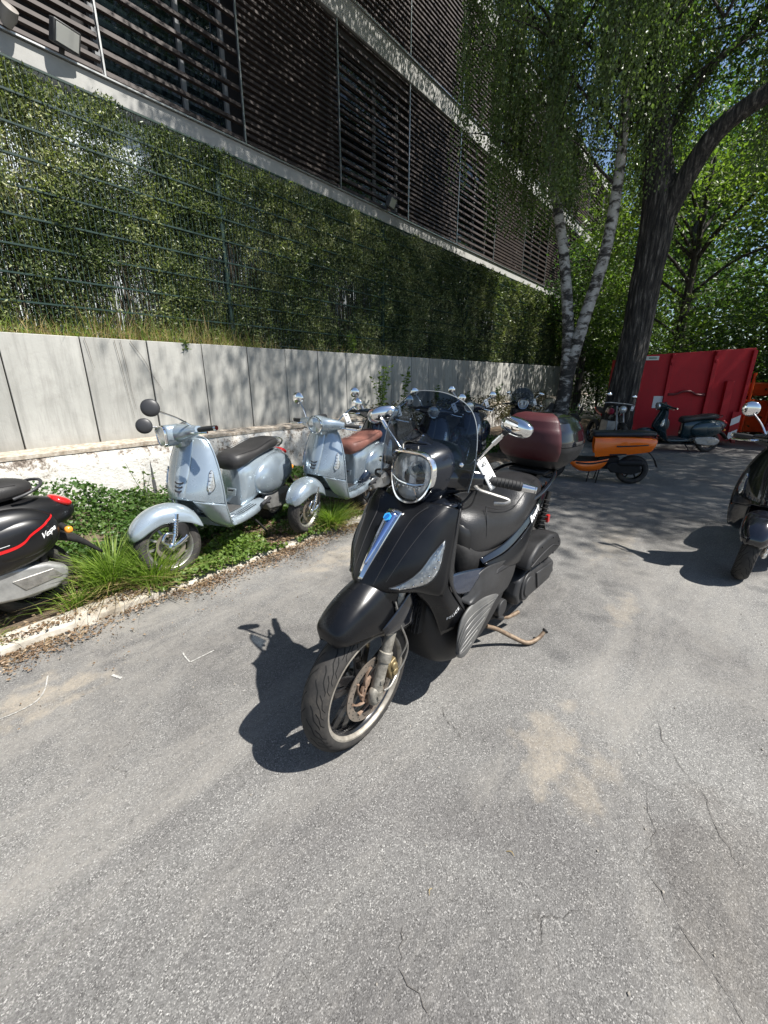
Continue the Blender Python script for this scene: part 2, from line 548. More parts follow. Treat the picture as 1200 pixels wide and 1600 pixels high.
for i in range(n + 1):
    u = -6 + 40 * i / n
    q = .03 * noise.noise(Vector((u * 1.7, 3, 0))); q2 = .03 * noise.noise(Vector((u * 2.3, 7, 0)))
    rows.append([(u, .012 * noise.noise(Vector((u * 2, z * 3, 4))) + q * .6 + (0 if z < .62 else .02), z + (q2 * .6 if z > .6 else 0)) for z in (-.05, .1, .22, .34, .46, .56, .63)] + [(u, .04 + q*.5, .69), (u, .27, .70)])
mb.grid(rows)
part('plinth', mb, PLAST, wall, angle=60)
LEDGE = mat('ledge_dirt', (.24, .19, .14), .95, noise_scale=22, col2=(.50, .45, .38), bump=.8, bump_scale=60)
mb = MB(); rows = []
for i in range(n + 1):
    u = -6 + 40 * i / n
    rows.append([(u, .018, .66), (u, .018 + .012 * noise.noise(Vector((u * 3, 9, 0))), .698 + .012 * noise.noise(Vector((u * 2.3, 7, 0)))), (u, .10, .712), (u, .18, .716), (u, .262, .722)])
mb.grid(rows); part('ledge', mb, LEDGE, wall, kind='stuff')
pm = None
for k in range(-8, 44):
    x0 = 1.0 + .66 * k
    if pm is None:
        mb = MB(); mb.box((.33, .30, 1.25), (.648, .10, 1.11)); o = part('panel', mb, CONC, wall, bevel=.006); pm = o
    else:
        o = pm.copy(); COL.objects.link(o)
    o.location = (x0, .008 * random.uniform(-1, 1), random.uniform(-.004, .004))
mb = MB(); mb.box((14, .30, 1.24), (40, .05, 1.08)); part('joint_filler', mb, JOINT, wall)
mb = MB(); mb.box((14, .62, 1.2), (40, .5, 1.18)); part('bank', mb, SOIL, wall)

# ---- building with louvred facade
BY = 7.2
BLD = thing('louvred_building', 'two storey building behind the hedge with dark brown horizontal louvres and concrete floor bands', 'building', (0, BY, 0))
BAND = mat('band_concrete', (.30, .295, .28), .8, noise_scale=2.2, col2=(.40, .395, .37), bump=.15, bump_scale=30)
SHEETM = mat('flashing_metal', (.55, .55, .54), .35, .9)
SLATM = mat('slat_brown', (.026, .019, .017), .6, noise_scale=3, col2=(.050, .037, .032), spec=.3, bump=.1, bump_scale=40)
INNER = mat('inner_wall_dark', (.022, .021, .022), .9)
GLASS = mat('window_glass', (.006, .010, .012), .04, spec=.6)
FRAME = mat('window_frame_grey', (.20, .205, .21), .45)
LIGHTW = mat('lower_wall_pale', (.58, .63, .66), .9, noise_scale=1.2, col2=(.74, .79, .82))
mb = MB(); mb.box((13, 3.2, 2.4), (44, 6, 4.9)); part('lower_wall', mb, LIGHTW, BLD)
mb = MB(); mb.box((13, 3.45, 8.0), (44, 6.1, 6.0)); part('inner_wall', mb, INNER, BLD)
for (z0, z1, nm) in ((4.88, 5.10, 'floor_band'), (7.88, 8.30, 'floor_band'), (10.75, 11.15, 'parapet')):
    mb = MB(); mb.box((13, .22, (z0 + z1) / 2), (44, .52, z1 - z0)); part(nm, mb, BAND, BLD, bevel=.01)
    mb = MB(); mb.box((13, .21, z1 + .012), (44.02, .58, .018)); part('flashing', mb, SHEETM, BLD)
BX = [.85, 3.14, 5.25, 7.53, 9.93, 12.37, 14.86, 17.4, 19.9, 22.4, 24.9, 27.4, 29.9, 32.4, 34.8]
smesh = {}
far = MB()
for s, (z0, z1) in enumerate(((5.14, 7.86), (8.34, 10.73))):
    for b in range(len(BX) - 1):
        xa, xb = BX[b], BX[b + 1]; wd = xb - xa - .05
        dense = (b % 2 == 0) if s == 0 else (b % 2 == 1 or b in (4,))
        pitch = (.120 if s == 0 and b == 0 else .097) if dense else (.226 if b <= 1 else .165)
        nz = int((z1 - z0 - .04) / pitch)
        for k in range(nz + 1):
            z = z0 + .05 + k * pitch
            if z > z1 - .02: break
            if b >= 6:
                far.box(((xa + xb) / 2, .015, z), (wd, .045, .056)); continue
            key = (round(wd, 3), dense)
            if key not in smesh:
                mb = MB(); mb.box((0, 0, 0), (wd, .045, .056 if dense else .064)); o = part('slat', mb, SLATM, BLD, smooth=False); smesh[key] = o.data
            else:
                o = bpy.data.objects.new('slat', smesh[key]); COL.objects.link(o); o.parent = BLD
            o.location = ((xa + xb) / 2, .015, z); o.rotation_euler = (R(-18 + random.uniform(-1.5, 1.5)), 0, 0)
        # uprights that carry the slats
        mb = MB(); mb.box((xa, -.012, (z0 + z1) / 2), (.022, .03, z1 - z0)); part('upright', mb, SHEETM, BLD)
        if not dense and b < 10:
            # window set back behind the open louvres
            wm = MB(); cx = (xa + xb) / 2; zc = (z0 + z1) / 2; hh = z1 - z0 - .3; ww = wd - .12
            yb = .33
            for xx in (cx - ww / 2, cx + ww / 2, cx + .12 * ww):
                wm.box((xx, yb, zc), (.07, .08, hh + .06))
            for zz in (zc - hh / 2, zc + hh / 2, zc + hh * .30):
                wm.box((cx, yb, zz), (ww, .078, .06))
            wo = part('window', wm, FRAME, BLD, smooth=False)
            for (a, c) in ((cx - ww / 2, cx + .12 * ww), (cx + .12 * ww, cx + ww / 2)):
                pm2 = MB(); pm2.box(((a + c) / 2, yb + .01, zc), (c - a, .012, hh)); po = part('pane', pm2, GLASS, wo, smooth=False)
part('far_slats', far, SLATM, BLD, smooth=False, kind='stuff')
# flood lights on the ledge
HOUS = mat('lamp_housing', (.05, .05, .05), .5); LENS = mat('lamp_lens', (.5, .5, .46), .15, coat=.6)
def flood(xx, z, big, label):
    t = thing('flood_light', label, 'flood light', (xx, BY - .12, z), (R(25), 0, R(12)), 'flood lights on the building ledge')
    if big:
        mb = MB(); mb.box((0, 0, .16), (.30, .10, .22)); part('housing', mb, HOUS, t, bevel=.012)
        mb = MB(); mb.box((0, -.053, .16), (.25, .008, .17)); part('lens', mb, LENS, t, bevel=.002)
    else:
        mb = MB(); mb.lathe([(0, -.12), (.05, -.12), (.08, -.02), (.075, .06), (0, .08)], (0, 0, .12), (0, -.5, 1), 20); part('housing', mb, mat('spot_housing', (.22, .20, .18), .5), t)
    mb = MB(); mb.box((0, .06, .05), (.05, .03, .12)); part('bracket', mb, HOUS, t)
flood(2.66, 5.12, True, 'square glass-fronted flood light on the ledge at the left of the facade')
flood(2.14, 5.12, False, 'small rounded grey lamp on the facade ledge at the left picture edge')
flood(9.0, 5.12, True, 'dark flood light on the ledge under the open louvres in the middle of the facade')

# ---- fence
FEN = mat('fence_green', (.008, .028, .020), .5, coat=.1)
fence = thing('mesh_fence', 'dark green double-wire mesh fence standing on the retaining wall in front of the hedge', 'fence', (0, 5.6, 1.8))
for k in range(-1, 9):
    mb = MB(); mb.box((.26 + 3.36 * k, .03, 1.12), (.06, .04, 2.42)); part('post', mb, FEN, fence, bevel=.004)
rail0 = None
for k in range(-1, 8):
    for j in range(10):
        if rail0 is None:
            mb = MB(); mb.bar((0, 0, 0), (3.34, 0, 0), .009, .016); mb.bar((0, .018, 0), (3.34, .018, 0), .009, .016)
            rail0 = part('rail', mb, FEN, fence, smooth=False); o = rail0
        else:
            o = rail0.copy(); COL.objects.link(o)
        o.location = (.27 + 3.36 * k, -.012, .06 + .25 * j)
mb = MB()
for i in range(int(20 / .05)):
    mb.box((-2.5 + .05 * i, .0, 1.17), (.0055, .0055, 2.28))
part('upright_wires', mb, FEN, fence, smooth=False, kind='stuff')

# ---- leaves
def leafmat(name, stops, trans=.35, scale=1.2, rough=.45):
    m = bpy.data.materials.new(name); m.use_nodes = True
    g = NG(m)
    n = g.noise(scale, 3, .6); n2 = g.noise(37, 1, .5)
    f = g.math('ADD', g.math('MULTIPLY', n, .5), g.math('MULTIPLY', n2, .5))
    c = g.ramp(f, stops)
    g.set(g.b.inputs['Base Color'], c); g.b.inputs['Roughness'].default_value = rough
    g.b.inputs['Specular IOR Level'].default_value = .4
    tr = g.node('ShaderNodeBsdfTranslucent')
    c2 = g.mix(1.0, c, (1.25, 1.5, .55), 'MULTIPLY'); g.set(tr.inputs['Color'], c2)
    ms = g.node('ShaderNodeMixShader'); ms.inputs[0].default_value = trans
    g.t.links.new(g.b.outputs[0], ms.inputs[1]); g.t.links.new(tr.outputs[0], ms.inputs[2])
    o = [n_ for n_ in g.t.nodes if n_.type == 'OUTPUT_MATERIAL'][0]
    g.t.links.new(ms.outputs[0], o.inputs['Surface'])
    return m
def leaf_arrays(P, L, W, D, rg, fold=.25):
    """P centres (n,3); D pointing directions (n,3); one folded leaf (2 quads->4 tris) each"""
    n = len(P)
    D = D / np.linalg.norm(D, axis=1, keepdims=True)
    r = rg.standard_normal((n, 3)); S = np.cross(D, r); S /= np.linalg.norm(S, axis=1, keepdims=True) + 1e-9
    N = np.cross(D, S)
    L = np.broadcast_to(L, (n,))[:, None] if np.ndim(L) else np.full((n, 1), L); W = L * W
    a = P; b = P + D * L * .45 + S * W * .5 + N * W * fold; c = P + D * L; d = P + D * L * .45 - S * W * .5 + N * W * fold
    V = np.stack([a, b, c, d], 1).reshape(-1, 3)
    F = (np.arange(n)[:, None] * 4 + np.array([0, 1, 2, 3])[None])
    # two triangles folded along the midrib
    T = np.concatenate([F[:, [0, 1, 2]], F[:, [0, 2, 3]]])
    return V, T
def leaves(name, P, L, W, D, m, rg=rng, parent=None):
    V, T = leaf_arrays(np.asarray(P), L, W, np.asarray(D), rg)
    o = fast_mesh(name, V, T, m)
    if parent: o.parent = parent; o.matrix_parent_inverse = Matrix.Translation(-parent.location)
    return o
# ---- hedge behind the fence
HEDGE = leafmat('hedge_leaf', [(.36, (.014, .026, .010)), (.46, (.075, .105, .04)), (.56, (.24, .27, .12)), (.68, (.50, .47, .28))], .27, 1.5, .36)
hedge = thing('hedge', 'dense screen hedge of small leaves and thin stems growing behind the green fence', 'hedge', (0, 5.85, 1.8))
def hedge_pts(n, x0, x1, y0=5.58, y1=5.95):
    X = rng.uniform(x0, x1, n * 2); Z = rng.uniform(0, 1, n * 2) ** .92 * 2.33 + 1.82
    # thin where the stems show
    dens = np.array([noise.noise(Vector((a * 1.1, 0, b * .9))) + .55 * noise.noise(Vector((a * 5.5, 9, b * 1.4))) for a, b in zip(X, Z)])
    hole = np.clip((4.8 - X) / 2.0, 0, 1) * .15 - .07
    keep = dens * .7 + np.maximum(Z - 3.0, (2.6 - Z) * .3) * .34 + rng.uniform(-.32, .42, n * 2) > hole
    topn = np.array([noise.noise(Vector((a * 2.3, 4, 0))) for a in X])
    keep &= Z < 4.1 + .12 * topn
    X, Z = X[keep], Z[keep]
    # clumps
    Y = rng.uniform(y0, y1, len(X)) + .06 * np.array([noise.noise(Vector((a * 4, 5, b * 4))) for a, b in zip(X, Z)])
    return np.stack([X, Y, Z], 1)
Ps = []; Ls = []
for (n, a, b, l) in ((150000, .2, 4.5, .042), (110000, 4.5, 10, .052), (48000, 10, 19, .085), (16000, 19, 34, .15)):
    p = hedge_pts(n, a, b); Ps.append(p); Ls.append(rng.uniform(.6, 1.25, len(p)) * l)
P = np.concatenate(Ps); Lh = np.concatenate(Ls)
D = rng.standard_normal((len(P), 3)) * np.array([.8, .6, .7]) + np.array([0, -.45, .35])
leaves('foliage', P, Lh, .42, D, HEDGE, parent=hedge)['kind'] = 'stuff'
STEM = mat('stem_brown', (.035, .03, .022), .85, noise_scale=6, col2=(.11, .09, .06))
mb = MB()
for i in range(2600):
    xx = 20 * (i / 2600) ** 1.5 + random.uniform(-.02, .02); yy = random.uniform(5.68, 6.0); lean = random.gauss(0, .06)
    w_ = random.uniform(.003, .0075) * (1 + xx / 12); zt = random.uniform(3.0, 4.1)
    a = (xx, yy, 1.78); b = (xx + lean, yy + random.gauss(0, .02), (1.8 + zt) / 2); c = (xx + lean * 2 + random.gauss(0, .05), yy, zt)
    mb.tube([a, b, c], [w_, w_ * .8, w_ * .4], 3, caps=False)
mb.xf(Matrix.Translation((0, -5.85, -1.8)))
part('stems', mb, STEM, hedge, kind='stuff')

def blades(name, spots, m, parent=None):
    """grass blades: spots list of (x,y,z,h,lean_x,lean_y,width)"""
    V = []; F = []
    for (x_, y_, z_, h, lx, ly, wd) in spots:
        a = random.uniform(0, PI); ux, uy = math.cos(a) * wd, math.sin(a) * wd
        o = len(V); k = 4
        for i in range(k + 1):
            t = i / k; bx = x_ + lx * t * t; by = y_ + ly * t * t; bz = z_ + h * (t - .35 * t * t * min(1, math.hypot(lx, ly) / max(h, .01)))
            q = (1 - t ** 2) + .04
            V += [(bx - ux * q, by - uy * q, bz), (bx + ux * q, by + uy * q, bz)]
        for i in range(k):
            F.append((o + 2 * i, o + 2 * i + 1, o + 2 * i + 3, o + 2 * i + 2))
    ob = fast_mesh(name, V, F, m)
    if parent: ob.parent = parent; ob.matrix_parent_inverse = Matrix.Translation(-parent.location)
    return ob
DRY = leafmat('dry_grass', [(.3, (.22, .16, .07)), (.5, (.36, .27, .13)), (.7, (.48, .40, .22))], .25, 3)
GREEN = leafmat('green_grass', [(.3, (.09, .15, .025)), (.5, (.19, .28, .05)), (.7, (.34, .38, .10))], .4, 3)
sp = []; sg = []
for i in range(5000):
    xx = random.uniform(.5, 9) if i % 3 else random.uniform(.8, 4.2)
    dn = 1.0 if xx < 4 else .35
    if random.random() > dn: continue
    h = abs(random.gauss(0, .15)) + .05
    h *= 1.25 if 1.8 < xx < 3.6 else .8
    t = (xx, random.uniform(5.42, 5.75), 1.79, min(h, .8), random.gauss(0, .12), random.gauss(-.05, .07), .0028)
    (sp if random.random() < .62 else sg).append(t)
tag(blades('dry_grass', sp, DRY), 'dry straw coloured grass growing along the top of the concrete wall', 'dry grass', kind='stuff')
tag(blades('wall_top_grass', sg, GREEN), 'green grass blades at the foot of the fence on the wall top', 'grass', kind='stuff')
# ================================================================== VEHICLE MATERIALS
MATTE = mat('paint_matte_black', (.006, .0065, .008), .30, noise_scale=2.5, rvar=.10, spec=.38, noise_amt=.35, bump=.02, bump_scale=300)
GLOSS = mat('paint_gloss_black', (.005, .006, .009), .12, coat=.8, noise_scale=9, rvar=.05)
PLAS = mat('plastic_dark_grey', (.013, .013, .014), .55, noise_scale=12, noise_amt=.2, bump=.15, bump_scale=500, rvar=.08)
PLASG = mat('plastic_worn_grey', (.024, .024, .025), .5, noise_scale=9, noise_amt=.25, bump=.15, bump_scale=400, rvar=.1)
BLK = mat('underbody_black', (.009, .0085, .0085), .7, noise_scale=20, noise_amt=.5, bump=.3, bump_scale=60)
LEATH = mat('seat_vinyl_black', (.018, .018, .019), .36, bump=.35, bump_scale=260, noise_scale=7, noise_amt=.15)
CHR = mat('chrome', (.78, .78, .78), .06, 1.0, noise_scale=15, rvar=.04)
CHR_SKY = mat('chrome_strip', (.42, .5, .72), .1, 1.0)  # blue tint paints the sky's reflection into the chrome colour
ALU = mat('alloy_dull', (.34, .33, .31), .45, .8, noise_scale=30, noise_amt=.25, bump=.2, bump_scale=120)
FORK = mat('fork_dirty_grey', (.13, .12, .10), .6, .3, noise_scale=34, col2=(.30, .28, .24), bump=.3, bump_scale=90)
GOLD = mat('caliper_gold', (.20, .155, .08), .5, .5, noise_scale=40, noise_amt=.3)
RUST = mat('disc_rust', (.14, .085, .055), .65, .35, noise_scale=30, col2=(.33, .24, .18), bump=.25, bump_scale=100)
STEELD = mat('disc_steel', (.26, .235, .20), .38, .75, noise_scale=25, col2=(.40, .33, .27))
LIP = mat('rim_lip_pale', (.20, .18, .15), .5, .4, noise_scale=22, col2=(.40, .37, .32))
RIMB = mat('rim_black', (.012, .012, .013), .25, coat=.5)
def tyremat():
    m = bpy.data.materials.new('tyre_rubber'); m.use_nodes = True; g = NG(m)
    n = g.noise(24, 6, .7); n2 = g.noise(7, 4, .6)
    c = g.ramp(g.math('MULTIPLY', g.math('ADD', n, n2), .5), [(.38, (.016, .015, .014)), (.52, (.032, .029, .026)), (.68, (.075, .065, .052))])
    g.set(g.b.inputs['Base Color'], c); g.b.inputs['Roughness'].default_value = .78
    g.set(g.b.inputs['Normal'], g.bump(g.noise(180, 3), .25, .003))
    return m
TYRE = tyremat()
RUBB = mat('rubber_black', (.02, .02, .02), .65)
AMB = mat('lens_amber', (.75, .27, .03), .15, coat=.6)
REDL = mat('lens_red', (.45, .012, .012), .12, coat=.8)
WHT = mat('tag_white', (.78, .78, .76), .6)
INK = mat('ink_black', (.02, .02, .022), .6)
INKW = mat('decal_white', (.75, .75, .75), .4)
RUSTY = mat('stand_rusty', (.13, .085, .055), .6, .3, noise_scale=35, col2=(.26, .20, .14), bump=.2, bump_scale=80)
def clear(name, tint, rough=.02, fres=1.45, tr=1.0, base=0.0):
    """thin clear plastic: straight transmission tinted, plus surface reflection"""
    m = bpy.data.materials.new(name); m.use_nodes = True; t = m.node_tree; t.nodes.remove(t.nodes['Principled BSDF'])
    tr_ = t.nodes.new('ShaderNodeBsdfTransparent'); tr_.inputs[0].default_value = (*tint, 1)
    gl = t.nodes.new('ShaderNodeBsdfGlossy'); gl.inputs['Roughness'].default_value = rough
    fr = t.nodes.new('ShaderNodeFresnel'); fr.inputs['IOR'].default_value = fres
    ms = t.nodes.new('ShaderNodeMixShader')
    ad = t.nodes.new('ShaderNodeMath'); ad.operation = 'ADD'; ad.inputs[1].default_value = base
    t.links.new(fr.outputs[0], ad.inputs[0]); t.links.new(ad.outputs[0], ms.inputs[0])
    t.links.new(tr_.outputs[0], ms.inputs[1]); t.links.new(gl.outputs[0], ms.inputs[2])
    t.links.new(ms.outputs[0], t.nodes['Material Output'].inputs['Surface'])
    return m
CLEARE = mat('screen_edge_plastic', (.25, .27, .28), .2, coat=.5)
SMOKE = clear('windshield_smoked', (.24, .30, .38), .02, 1.22, base=.02)
CLEAR = clear('lens_clear', (.94, .95, .95), .03, 1.5, base=.02)
REFL = mat('reflector_silver', (.80, .80, .80), .35, .35, bump=.25, bump_scale=90)
REFLF = mat('reflector_facet', (.88, .89, .90), .3, .35)

# ------------------------------------------------------------------ wheels
def tyre_mb(Rr, wd, rim_r, grooves=True, seg=240, tread=0):
    """tyre with smooth crown; axis along y, centred on the origin"""
    prof = []
    nt_ = 49 if seg > 400 else 25
    for i in range(nt_):
        a = -1 + 2 * i / (nt_ - 1); th = a * 1.22
        r = Rr - wd * .52 * (1 - math.cos(th)) * 1.05; y = wd * .5 * math.sin(th) / math.sin(1.22)
        prof.append((r, y, a))
    re_ = prof[-1][0]
    side = [(re_ + (rim_r + .008 - re_) * t, wd * (.5 + .018 * math.sin(PI * t * .8) - .06 * t)) for t in (.22, .5, .8, 1.0)] + [(rim_r - .002, wd * .40)]
    full = [(r, -y, 9) for r, y in reversed(side)] + prof + [(r, y, 9) for r, y in side]
    g = []
    for j in range(seg):
        t = 2 * PI * j / seg
        g.append([(r * math.cos(t), y, r * math.sin(t)) for (r, y, a) in full])
    mb = MB(); mb.grid(g, cu=True)
    return mb
def tread_mb(Rr, wd, n=24, hw=.0021):
    """grooves as dark ribbons laid on the tread, their shade put into the colour"""
    def zz(aa):
        for (a0, z0), (a1, z1) in zip(ZP[:-1], ZP[1:]):
            if aa <= a1: return z0 + (z1 - z0) * (aa - a0) / (a1 - a0)
        return ZP[-1][1]
    ZP = [(0, 0), (.10, .25), (.36, .62), (.46, 1.15), (.70, 1.55), (.78, 2.0), (1.0, 2.25)]
    def P(ph, a, lift=.0004):
        th = a * 1.22; r = Rr - wd * .52 * (1 - math.cos(th)) * 1.05 + lift; y = wd * .5 * math.sin(th) / math.sin(1.22) + (lift if a > 0 else -lift) * .5
        t = 2 * PI * ph
        return Vector((r * math.cos(t), y, r * math.sin(t)))
    mb = MB()
    for k in range(n):
        for sg in (1, -1):
            for (a0, a1, dz) in ((.06 if k % 2 else .20, .93 if k % 2 else .74, 0), (.52, .97, .5)):
                c = []
                m = 26
                for i in range(m + 1):
                    aa = a0 + (a1 - a0) * i / m
                    c.append(((k + zz(aa) + dz + (.5 if sg > 0 else 0)) / n, sg * aa))
                rows = []
                for i in range(m + 1):
                    p0 = P(*c[max(i - 1, 0)]); p1 = P(*c[min(i + 1, m)]); p = P(*c[i])
                    t_ = (p1 - p0).normalized(); nn = P(c[i][0], c[i][1], .01) - p; w_ = t_.cross(nn).normalized() * hw * (1 if 0 < i < m else .3)
                    rows.append([p - w_, p + w_])
                mb.grid(rows)
    return mb
def shift(mb, s, y, z): return mb.xf(Matrix.Translation((s, y, z)))

# ================================================================== MAIN SCOOTER
# authoring frame: s = metres behind the front axle, y = to the rider's left, z = up
FLIP = Matrix.Scale(-1, 4, (1, 0, 0))
main = thing('maxi_scooter', 'large matte black scooter with burgundy-padded top box, alone on the asphalt in front', 'scooter', (.995, .936, 0))
main.rotation_euler = (R(-2), 0, PI + R(-2))
SA, SD = Vector((.10, 0, 0)), Vector((-.438, 0, .899)).normalized()
STEER = Matrix.Translation(SA) @ Matrix.Rotation(R(2), 4, SD) @ Matrix.Translation(-SA)
def sp(name, mb, m, parent=None, steer=False, **k):
    mb.xf(STEER @ FLIP if steer else FLIP)
    return part(name, mb, m, parent or main, **k)
def full(rows):
    return [[(a, -b, c) for (a, b, c) in reversed(r[1:])] + list(r) for r in rows]

# ---- front wheel
AZ = .272
mb = tyre_mb(.272, .112, .205, seg=160); shift(mb, 0, 0, AZ)
whl = MB()
prof = [(.207, -.043), (.212, -.05), (.218, -.047), (.214, -.036), (.200, -.03), (.192, -.012), (.192, .012), (.200, .03), (.214, .036), (.218, .047), (.212, .05), (.207, .043), (.196, .038), (.186, .015), (.186, -.015), (.196, -.038)]
fw = thing('front_wheel', None, None); fw.parent = main
o = fw
ty = sp('tyre', mb, TYRE, fw, True, angle=60)
GROOVE = mat('groove_shade', (.006, .006, .006), .9)  # near-black stands in for the shade down in the grooves
mb = tread_mb(.272, .112); shift(mb, 0, 0, AZ); sp('groove_ribbons', mb, GROOVE, fw, True)
lip = MB()
for sg_ in (1, -1): lip.lathe([(.196, sg_ * .030), (.202, sg_ * .046), (.2075, sg_ * .0520), (.2145, sg_ * .0520), (.2155, sg_ * .040)], (0, 0, AZ), (0, 1, 0), 96)
sp('rim_lip', lip, LIP, fw, True, solid=.002)
rm = MB(); rm.lathe([(.205, -.042), (.196, -.036), (.184, -.012), (.184, .012), (.196, .036), (.205, .042), (.212, .04), (.212, -.04)], (0, 0, AZ), (0, 1, 0), 72, closed=True)
rm.lathe([(0, -.045), (.034, -.045), (.04, -.02), (.04, .02), (.034, .045), (0, .045)], (0, 0, AZ), (0, 1, 0), 28)
for k in range(5):
    for q in (-.17, .17):
        a = 2 * PI * k / 5 + .25
        p0 = Vector((math.cos(a + q * 1.9) * .032, 0, AZ + math.sin(a + q * 1.9) * .032)); p1 = Vector((math.cos(a + q) * .19, 0, AZ + math.sin(a + q) * .19))
        rm.bar(p0 + Vector((0, .004, 0)), p1 + Vector((0, .004, 0)), .034, .013, up=(0, 1, 0))
sp('rim', rm, RIMB, fw, True, bevel=.002)
dk = MB(); dk.lathe([(.099, .058), (.130, .058), (.130, .063), (.099, .063)], (0, 0, AZ), (0, 1, 0), 96, closed=True)
dsc = sp('brake_disc', dk, STEELD, fw, True)
dh = MB()
for k in range(48):
    a = 2 * PI * k / 48; rr = (.106, .114, .122)[k % 3]
    dh.disc((math.cos(a) * rr, .0634, AZ + math.sin(a) * rr), .0024, h=.0012, seg=6)
sp('drill_holes', dh, INK, dsc, True)
cr_ = MB(); cr_.lathe([(.030, .055), (.056, .055), (.056, .066), (.030, .066)], (0, 0, AZ), (0, 1, 0), 40, closed=True)
for k in range(8):
    a = 2 * PI * k / 8
    pts = [(math.cos(a - t * .75) * (.05 + t * .053), .0625, AZ + math.sin(a - t * .75) * (.05 + t * .053)) for t in (0, .35, .7, 1)]
    cr_.tube(pts, [.010, .007, .0055, .009], 8, 10, flat=.6)
for k in range(5):
    a = 2 * PI * k / 5
    cr_.disc((math.cos(a) * .044, .068, AZ + math.sin(a) * .044), .006, h=.006, seg=8)
sp('disc_carrier', cr_, RUST, dsc, True)

# ---- fork, caliper
for sd_ in (1, -1):
    fk = MB()
    fk.tube([(-.005, .086 * sd_, AZ - .03), (.015, .088 * sd_, AZ + .05), (.06, .088 * sd_, AZ + .17), (.125, .086 * sd_, AZ + .36)], [.024, .023, .021, .0205], 16, 14)
    fk.ell((.0, .088 * sd_, AZ - .012), (.036, .022, .042), 16, 10, e=2.6)
    fk.disc((.0, .108 * sd_, AZ - .005), .018, h=.012, seg=6)
    fk.disc((.012, .104 * sd_, AZ + .05), .012, h=.016, seg=10)
    fk.lathe([(.0265, -.018), (.0265, .018), (.02, .022), (.02, -.022)], (.048, .088 * sd_, AZ + .135), (.35, 0, 1), 18, closed=True)
    sp('fork_leg', fk, FORK, None, True)
    up = MB(); up.tube([(.12, .086 * sd_, AZ + .34), (.20, .084 * sd_, AZ + .56)], .019, 14); sp('fork_tube', up, ALU, None, True)
cl = MB(); cl.box((.10, .072, AZ + .045), (.055, .045, .085), Matrix.Rotation(-.35, 3, 'Y')); cl.disc((.10, .097, AZ + .062), .017, h=.012, seg=14); cl.disc((.108, .097, AZ + .028), .017, h=.012, seg=14); cl.tube([(.06, .09, AZ + .09), (.10, .075, AZ + .07)], .012, 8)
sp('brake_caliper', cl, GOLD, None, True, bevel=.006)
hs = MB(); hs.tube([(.09, .095, AZ + .33), (.115, .11, AZ + .24), (.155, .115, AZ + .14), (.15, .11, AZ + .07), (.115, .10, AZ + .015), (.06, .112, AZ + .0), (.02, .112, AZ + .005)], .0042, 8, 40)
hs.tube([(.08, .10, AZ + .36), (.10, .115, AZ + .26), (.14, .12, AZ + .16), (.12, .105, AZ + .09)], .0035, 8, 30)
sp('brake_hose', hs, ALU, None, True)

# ---- front fender
fst = [((-.176, .556), (-.160, .532), .034), ((-.170, .598), (-.125, .538), .066), ((-.124, .642), (-.06, .533), .082), ((-.052, .682), (.015, .522), .092), ((.025, .712), (.10, .490), .097), ((.12, .735), (.18, .475), .098), ((.23, .70), (.25, .50), .088)]
rows = []
for (c, e, hw) in fst:
    dx, dz = e[0] - c[0], e[1] - c[1]
    rows.append([(c[0], 0, c[1]), (c[0] + dx * .03, hw * .42, c[1] + dz * .05), (c[0] + dx * .16, hw * .78, c[1] + dz * .2), (c[0] + dx * .5, hw * .99, c[1] + dz * .52), (e[0], hw * 1.0, e[1])])
mb = MB().surf(full(rows), 34, 37)
sp('front_fender', mb, MATTE, None, True, solid=.004)
for sd_ in (1, -1):
    mb = MB().surf([[(.005, .104 * sd_, .553), (.08, .112 * sd_, .60), (.15, .112 * sd_, .645), (.215, .10 * sd_, .672)],
                    [(.02, .112 * sd_, .525), (.10, .120 * sd_, .555), (.17, .118 * sd_, .585), (.235, .105 * sd_, .61)],
                    [(.05, .109 * sd_, .508), (.12, .116 * sd_, .505), (.175, .114 * sd_, .49), (.205, .106 * sd_, .47)]], 10, 12)
    sp('fender_side_trim', mb, GLOSS, None, True, solid=.004)

# ---- front shield
SHR = [[(.258, 0, .952), (.258, .06, .960), (.264, .12, .970), (.285, .170, .967), (.325, .198, .945)],
       [(.196, 0, .915), (.197, .06, .921), (.205, .12, .930), (.235, .174, .92), (.30, .207, .895)],
       [(.125, 0, .855), (.13, .065, .857), (.15, .125, .858), (.195, .18, .845), (.275, .213, .82)],
       [(.06, 0, .78), (.068, .062, .778), (.095, .122, .772), (.155, .18, .757), (.255, .216, .74)],
       [(.010, 0, .718), (.026, .055, .711), (.070, .108, .698), (.145, .16, .688), (.25, .216, .675)],
       [(.002, 0, .690), (.022, .048, .682), (.070, .092, .666), (.15, .135, .652), (.245, .205, .628)],
       [(.05, 0, .678), (.065, .04, .670), (.10, .075, .652), (.17, .11, .64), (.26, .18, .60)]]
frows = full(SHR)
_hs = [crv(r, 41) for r in SHR]; _hc = [crv([r[j] for r in _hs], 61) for j in range(41)]
def shp(r, c, lift=0.0):
    """point on the left half of the shield at row r (0..6), column c (0..4)"""
    def P(r, c):
        u = min(max(r / 6 * 60, 0), 59.999); v = min(max(c / 4 * 40, 0), 39.999); i, j = int(u), int(v); a, b = u - i, v - j
        return _hc[j][i] * (1 - a) * (1 - b) + _hc[j][i + 1] * a * (1 - b) + _hc[j + 1][i] * (1 - a) * b + _hc[j + 1][i + 1] * a * b
    p = P(r, c); du = P(min(r + .1, 5.99), c) - P(max(r - .1, 0), c); dv = P(r, min(c + .1, 3.99)) - P(r, max(c - .1, 0))
    n = np.cross(du, dv); n /= np.linalg.norm(n)
    if n[0] > 0: n = -n
    return p + n * lift
mb = MB().surf(frows, 44, 45)
